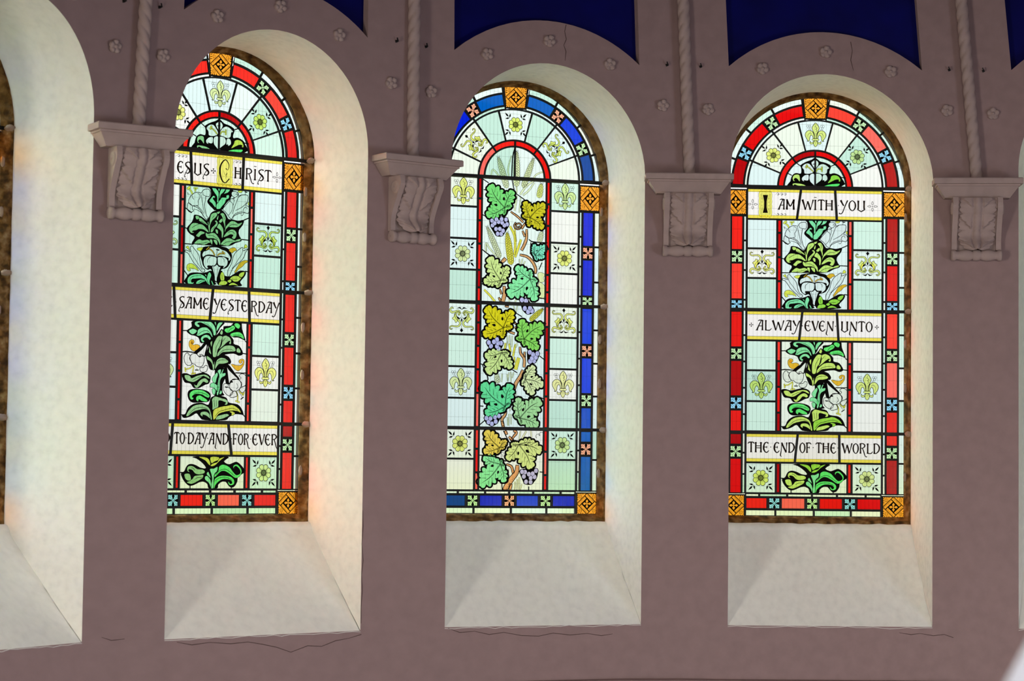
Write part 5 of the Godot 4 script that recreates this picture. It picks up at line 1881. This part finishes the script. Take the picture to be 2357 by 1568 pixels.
["m","0",0,[-68,-969,53,-967,40,-983,58,-992,74,-987,86,-984,100,-992,115,-1008,115,-1018,92,-1032,90,-1047,78,-1064,63,-1064,48,-1048,33,-1048,21,-1057,18,-1068,-12,-1069,-18,-1055,-32,-1048,-48,-1050,-65,-1058,-80,-1061,-92,-1055,-106,-1039,-112,-1022,-101,-1015,-92,-998,-78,-992,-60,-996,-46,-1003,-27,-1006,-26,-1000,-41,-986,-57,-976]],
["f","leaf_c",1,[-51,-970,-31,-970,-18,-974,-10,-985,-10,-996,-16,-993,-28,-981]],
["f","leaf_c",1,[-9,-970,21,-970,20,-979,6,-984,-5,-990]],
["f","leaf_c",1,[-9,-997,0,-990,16,-985,23,-974,42,-969,36,-974,23,-983,11,-994,-1,-999]],
["f","leaf_b",1,[-92,-1010,-89,-1001,-80,-998,-69,-1000,-55,-1008,-36,-1009,-28,-1015,-32,-1022,-50,-1025,-63,-1022,-73,-1012,-84,-1009,-86,-1014,-81,-1017,-87,-1018]],
["f","leaf_b",1,[-101,-1025,-87,-1022,-80,-1027,-77,-1042,-87,-1045,-97,-1039]],
["f","leaf_b",1,[-92,-1050,-84,-1046,-72,-1039,-65,-1030,-48,-1027,-33,-1026,-36,-1036,-45,-1042,-63,-1051,-77,-1055]],
["f","leaf_d",1,[20,-1014,22,-1001,31,-994,43,-994,60,-1001,73,-1015,86,-1026,100,-1020,97,-1008,87,-999,81,-998,76,-1003,80,-1008,74,-1004,75,-996,86,-992,96,-998,105,-1011,102,-1025,90,-1035,78,-1034,60,-1022,43,-1014,28,-1016,9,-1033,7,-1026]],
["f","leaf_d",1,[6,-1045,11,-1036,26,-1029,43,-1028,65,-1031,78,-1042,78,-1054,69,-1059,60,-1057,56,-1050,58,-1047,64,-1054,70,-1052,68,-1045,56,-1040,36,-1040,21,-1048,11,-1058,8,-1067,5,-1067]],
["f","leaf_a",1,[-11,-1009,-4,-1006,4,-1006,17,-1000,16,-1014,5,-1027,4,-1067,-6,-1067,-2,-1041,-5,-1024]],
["f","leaf_a",1,[-27,-1041,-27,-1031,-18,-1030,-7,-1043,-4,-1065,-7,-1065,-13,-1052]],
["f","leaf_a",1,[-22,-1024,-17,-1016,-11,-1024,-7,-1036,-14,-1031]],
["l","0",1.5,[11,-1026,26,-1012,46,-1008,62,-1016,80,-1030]],
["l","0",1.5,[9,-1045,26,-1035,51,-1034,70,-1043]],
["l","0",1.5,[-78,-1004,-70,-1006,-63,-1013]],
["l","0",1.5,[-65,-1041,-53,-1035,-38,-1035]],
["m","0",0,[-86,2,-88,22,-82,42,-69,51,-51,50,-51,72,-54,78,-36,90,-14,99,-1,106,16,94,36,89,55,78,50,59,52,50,66,53,84,47,94,35,92,6]],
["f","petal",1,[-15,88,-8,95,-1,99,8,94,12,86,8,76,0,66,-9,75]],
["f","petal",1,[-48,72,-39,83,-24,86,-13,76,-5,63,-7,54,-24,48,-39,50,-41,62]],
["f","petal",1,[1,63,8,76,23,85,38,81,50,70,43,66,41,53,30,47,13,51,1,54]],
["f","petal",1,[-49,32,-41,42,-31,46,-23,44,-24,27,-32,24,-41,26,-37,22,-45,23]],
["f","petal",1,[26,44,37,47,43,38,42,28,32,22,31,27,25,26]],
["f","petal",1,[-22,35,-19,46,-9,51,-3,48,5,51,18,49,24,40,22,28,10,18,2,11,5,9,-1,5,-10,13,-19,22]],
["s","yellow",4.2,[-7,56,-16,65,-28,74]],
["s","yellow",6.2,[-34,69,-29,81]],
["s","yellow",4.2,[3,56,8,66,21,66]],
["s","yellow",5.4,[23,75,23,57]],
["l","0",3.2,[-9,83,3,85]],
["l","0",1.5,[-2,80,0,69]],
["f","leaf_b",1,[-81,32,-76,43,-64,46,-56,42,-55,21,-64,30,-71,33,-76,27,-72,23,-77,22]],
["f","leaf_b",1,[-81,11,-75,15,-54,14,-39,10,-31,4,-44,4,-61,6,-73,10,-78,6]],
["f","leaf_c",1,[44,16,53,32,56,42,68,46,82,42,89,30,87,23,82,25,83,30,70,29]],
["f","leaf_d",1,[31,5,46,12,66,15,86,16,83,9,73,6]],
["l","0",4.4,[-118,-187,-94,-202]],
["l","0",4.4,[-120,-250,-106,-253]],
["l","0",4.4,[-119,-301,-86,-301]],
["l","0",4.4,[94,-211,116,-201]],
["l","0",4.4,[87,-273,118,-274]],
["l","0",4.4,[103,-374,119,-376]],
["l","0",4.4,[-117,-385,-104,-400]],
["l","0",4.4,[-120,-575,-102,-574]],
["l","0",4.4,[-120,-642,-103,-640,-75,-642]],
["l","0",4.4,[101,-638,119,-640]],
["l","0",4.4,[108,-598,119,-605]],
["l","0",4.4,[-120,-714,-109,-712]],
["l","0",4.4,[103,-701,120,-700]],
["l","0",4.4,[74,-701,103,-701]],
["l","0",4.4,[-119,-838,-106,-841]],
["l","0",4.4,[106,-834,118,-844]],
["l","0",4.4,[-118,-1019,-107,-1019]],
["l","0",4.4,[111,-1012,120,-1012]],
["l","0",4.4,[-80,-1059,-80,-1071]],
["l","0",4.4,[68,-1063,68,-1069]],
["l","0",4.4,[-1,118,-1,103]],
["l","0",4.4,[-74,91,-53,76]],
["l","0",4.4,[55,77,75,86]],
["l","0",4.4,[-102,51,-83,42]],
["l","0",4.4,[92,38,108,37]],
]
const VINE_ART := [
["s","straw",4.9,[-22,4,-26,32,-14,78]],
["s","straw",5.4,[-55,2,-81,26,-88,1]],
["s","straw",5.4,[66,1,79,18,106,30]],
["s","straw",7.4,[20,-55,33,-35,51,-17,72,-4]],
["s","straw",6.2,[30,-57,51,-39,71,-11]],
["s","straw",4.9,[6,-28,8,-51]],
["s","straw",7.4,[7,-60,0,-112]],
["s","straw",4.2,[22,-64,16,-118]],
["s","straw",6.2,[-102,-258,-102,-228,-89,-246,-51,-284]],
["s","straw",3.7,[20,-278,20,-293]],
["s","straw",4.9,[31,-277,26,-297]],
["s","straw",4.4,[41,-284,35,-297]],
["s","straw",4.9,[-15,-428,-16,-416]],
["s","straw",4.9,[6,-427,12,-411]],
["s","straw",4.2,[14,-439,10,-466]],
["s","straw",4.2,[0,-440,5,-454]],
["s","straw",4.2,[-21,-542,-19,-569]],
["s","straw",4.2,[-13,-541,-11,-575]],
["s","straw",4.2,[-3,-542,-4,-582]],
["s","straw",6.2,[-27,-583,-19,-563]],
["s","straw",7.4,[10,-581,15,-567]],
["s","straw",4.2,[-38,-673,-39,-702]],
["s","straw",4.2,[-20,-674,-17,-699]],
["s","straw",4.2,[-13,-668,-17,-700]],
["s","straw",4.2,[-6,-666,-5,-701]],
["s","straw",4.2,[4,-667,-1,-687]],
["s","straw",3.7,[1,-746,3,-764]],
["s","straw",3.7,[12,-734,14,-749]],
["s","straw",3.7,[-6,-786,-8,-801]],
["s","straw",3.7,[2,-781,3,-796]],
["s","straw",4.2,[-11,-810,-12,-850]],
["s","straw",4.2,[-4,-810,-3,-846]],
["s","straw",3.7,[-17,-822,-15,-850]],
["s","straw",4.3,[31,-868,26,-904]],
["s","straw",5.6,[53,-868,34,-899]],
["s","straw",5,[69,-866,72,-889]],
["s","straw",4.6,[14,-1041,13,-1070]],
["s","straw",4.6,[22,-1033,21,-1070]],
["s","straw",4.6,[29,-1026,28,-1070]],
["s","straw",4.6,[38,-1050,33,-1070]],
["s","straw",4.6,[-12,-999,-10,-1027]],
["s","straw",4.6,[-17,-906,-15,-935]],
["s","corn",8.6,[-16,-166,0,-196,4,-230,2,-264]],
["s","corn",4.9,[1,-173,7,-218]],
["s","corn",8.6,[25,-210,14,-242,4,-272]],
["s","corn",7.4,[-107,-388,-85,-408,-67,-428]],
["s","corn",7.4,[-27,-568,-29,-589]],
["s","corn",7.4,[-14,-570,-8,-599]],
["s","corn",7.4,[9,-571,1,-613]],
["s","corn",6.2,[6,-615,6,-634]],
["s","corn",13.6,[22,-617,10,-658]],
["s","bark",6.8,[-14,-116,12,-132,32,-150]],
["s","bark",7.4,[42,-150,26,-173]],
["s","bark",9.9,[45,-174,45,-204,38,-226,27,-247]],
["s","bark",7.4,[30,-180,39,-199]],
["s","bark",9.9,[22,-263,44,-267,59,-276,72,-291,80,-310,78,-325]],
["s","bark",12.3,[-46,-293,-31,-278]],
["s","bark",13.6,[-35,-373,-33,-399,-39,-427]],
["s","bark",6.2,[-50,-384,-44,-401]],
["s","bark",7.4,[-54,-413,-47,-424]],
["s","bark",6.2,[-31,-442,-17,-443]],
["s","bark",6.2,[4,-493,9,-502]],
["s","bark",6.2,[6,-512,14,-521]],
["s","bark",7.4,[-18,-528,6,-535]],
["s","bark",9.9,[26,-580,29,-602,42,-619,42,-649]],
["s","bark",7.4,[43,-596,43,-614]],
["s","bark",12.3,[37,-659,28,-681,13,-705,5,-727]],
["s","bark",4.9,[38,-692,26,-696]],
["s","bark",9.9,[-22,-796,-25,-813,-36,-829,-32,-851]],
["s","bark",10,[-37,-836,-31,-855]],
["s","bark",10,[-24,-868,-19,-881]],
["s","bark",8.3,[-2,-900,7,-887,17,-874,7,-867]],
["s","bark",10,[-10,-888,5,-903]],
["s","bark",18.3,[22,-985,19,-1009,2,-1031,-18,-1060,-21,-1070]],
["s","bark",8.3,[-18,-982,0,-990,7,-1012]],
["s","bark",10,[-4,-1070,-1,-1049]],
["s","bark",4.2,[18,-163,17,-166,14,-168,9,-167,6,-163,8,-158,15,-155,22,-157,25,-164,22,-171,12,-175,2,-171,-1,-162,5,-152]],
["l","0",1.6,[-31,-948,-32,-950,-34,-952,-36,-951,-38,-948,-37,-944,-33,-942,-28,-944,-26,-949,-28,-954,-35,-956,-41,-954]],
["l","0",1.3,[91,-887,90,-890,88,-888,88,-883,93,-878,100,-878,103,-881,101,-883,99,-880,101,-875,107,-871,113,-872,115,-875]],
["e","straw",21,[-29,-34,-62,70]],
["e","wheat",22.2,[6,-27,5,95]],
["e","wheat",19.7,[30,-29,68,74]],
["e","corn2",19.7,[89,-62,98,-12]],
["e","straw",18.5,[-51,-275,-100,-171]],
["e","corn",23.4,[-10,-297,-27,-187]],
["e","straw",18.5,[91,-216,103,-177]],
["e","corn",17.3,[62,-488,110,-445]],
["e","straw",18.5,[-53,-706,-59,-672]],
["v","vine_a",0,[-37,-103,-9,-95,-7,-42,-94,-28,-103,-134,-39,-129]],
["v","vine_olive",0,[57,-132,28,-127,37,-77,114,-83,108,-167,52,-164]],
["v","vine_teal",0,[77,-262,66,-247,74,-223,117,-227,113,-266,85,-280]],
["v","vine_pale",0,[-48,-354,-22,-353,-20,-305,-91,-275,-110,-360,-61,-379]],
["v","vine_mint",0,[60,-345,60,-312,7,-304,-21,-405,79,-420,88,-351]],
["v","vine_yellow",0,[-36,-516,-2,-511,-2,-455,-100,-447,-109,-543,-40,-552]],
["v","vine_lime",0,[40,-552,11,-551,32,-484,111,-499,95,-584,41,-577]],
["v","vine_pale",0,[-40,-601,-12,-604,-5,-655,-94,-674,-102,-615]],
["v","vine_cream",0,[46,-690,49,-668,79,-643,115,-709,77,-743,35,-711]],
["v","vine_green",0,[-26,-785,-5,-770,-7,-707,-113,-710,-98,-811,-36,-804]],
["v","vine_grey",0,[28,-824,7,-811,22,-753,105,-759,98,-848,36,-846]],
["v","vine_orange",0,[-44,-926,-25,-926,-19,-900,-96,-869,-102,-941,-54,-947]],
["v","vine_pale",0,[26,-914,-3,-914,-16,-967,76,-995,111,-934,85,-906]],
["v","vine_mint",0,[-40,-982,-35,-966,-103,-959,-116,-1056,-25,-1044,-24,-990]],
["f","vine_cream",1,[87,-328,98,-320,114,-327,109,-339,112,-351,96,-354]],
["f","vine_cream",1,[91,-359,107,-359,115,-371,115,-388,112,-407,94,-408]],
["g","grape",7.2,[-82,-150,-66,-145,-47,-143,-31,-144,-72,-158,-58,-153,-45,-155,-37,-164,-80,-166,-27,-160,-67,-178,-53,-177,-41,-183,-61,-194,-48,-194]],
["g","grape",8.1,[42,-447,61,-445,54,-458,68,-454,31,-418,46,-421]],
["g","grape",7.9,[-88,-568,-69,-565,-58,-557,-54,-569,-43,-569,-80,-580,-58,-580,-68,-593,-52,-588]],
["g","grape",7.9,[62,-597,74,-604,90,-601,70,-618,85,-614,64,-628,78,-626]],
["g","grape",7.6,[-93,-826,-78,-827,-62,-822,-48,-818,-85,-839,-59,-837,-73,-845]],
["g","grape",7.6,[39,-1007,50,-1008,64,-1015,78,-1013,90,-1003,46,-1023,71,-1028,85,-1024,54,-1041,71,-1042]],
["l","0",4.6,[-117,-9,-96,-21]],
["l","0",4.6,[-114,-45,-100,-46]],
["l","0",4.6,[-118,-131,-102,-137]],
["l","0",4.6,[2,-51,36,-72]],
["l","0",4.6,[-11,-5,-2,-42]],
["l","0",4.6,[1,113,-9,76,-13,0]],
["l","0",4.6,[-116,-251,-91,-268,-74,-272]],
["l","0",4.6,[53,-208,69,-216,123,-217]],
["l","0",4.6,[61,-218,59,-259]],
["l","0",4.6,[103,-286,92,-311]],
["l","0",4.6,[-119,-349,-106,-348]],
["l","0",4.6,[-119,-367,-93,-376,-63,-380]],
["l","0",4.6,[92,-408,120,-412]],
["l","0",4.6,[-117,-547,-100,-554]],
["l","0",4.6,[4,-461,32,-476]],
["l","0",4.6,[111,-491,122,-498]],
["l","0",4.6,[-119,-641,-106,-645]],
["l","0",4.6,[-110,-645,-89,-694,-116,-705]],
["l","0",4.6,[98,-609,120,-624]],
["l","0",4.6,[-1,-659,17,-669]],
["l","0",4.6,[-119,-785,-104,-786]],
["l","0",4.6,[-118,-850,-99,-834]],
["l","0",4.6,[19,-750,53,-760,86,-749,120,-757]],
["l","0",4.6,[-117,-952,-61,-957,-20,-972]],
["l","0",4.6,[-31,-868,-7,-911]],
["l","0",4.6,[111,-937,122,-933]],
["l","0",4.6,[103,-1007,121,-1008]],
["l","0",4.6,[64,-1057,64,-1071]],
["l","0",4.6,[-34,-1048,-32,-1072]],
]
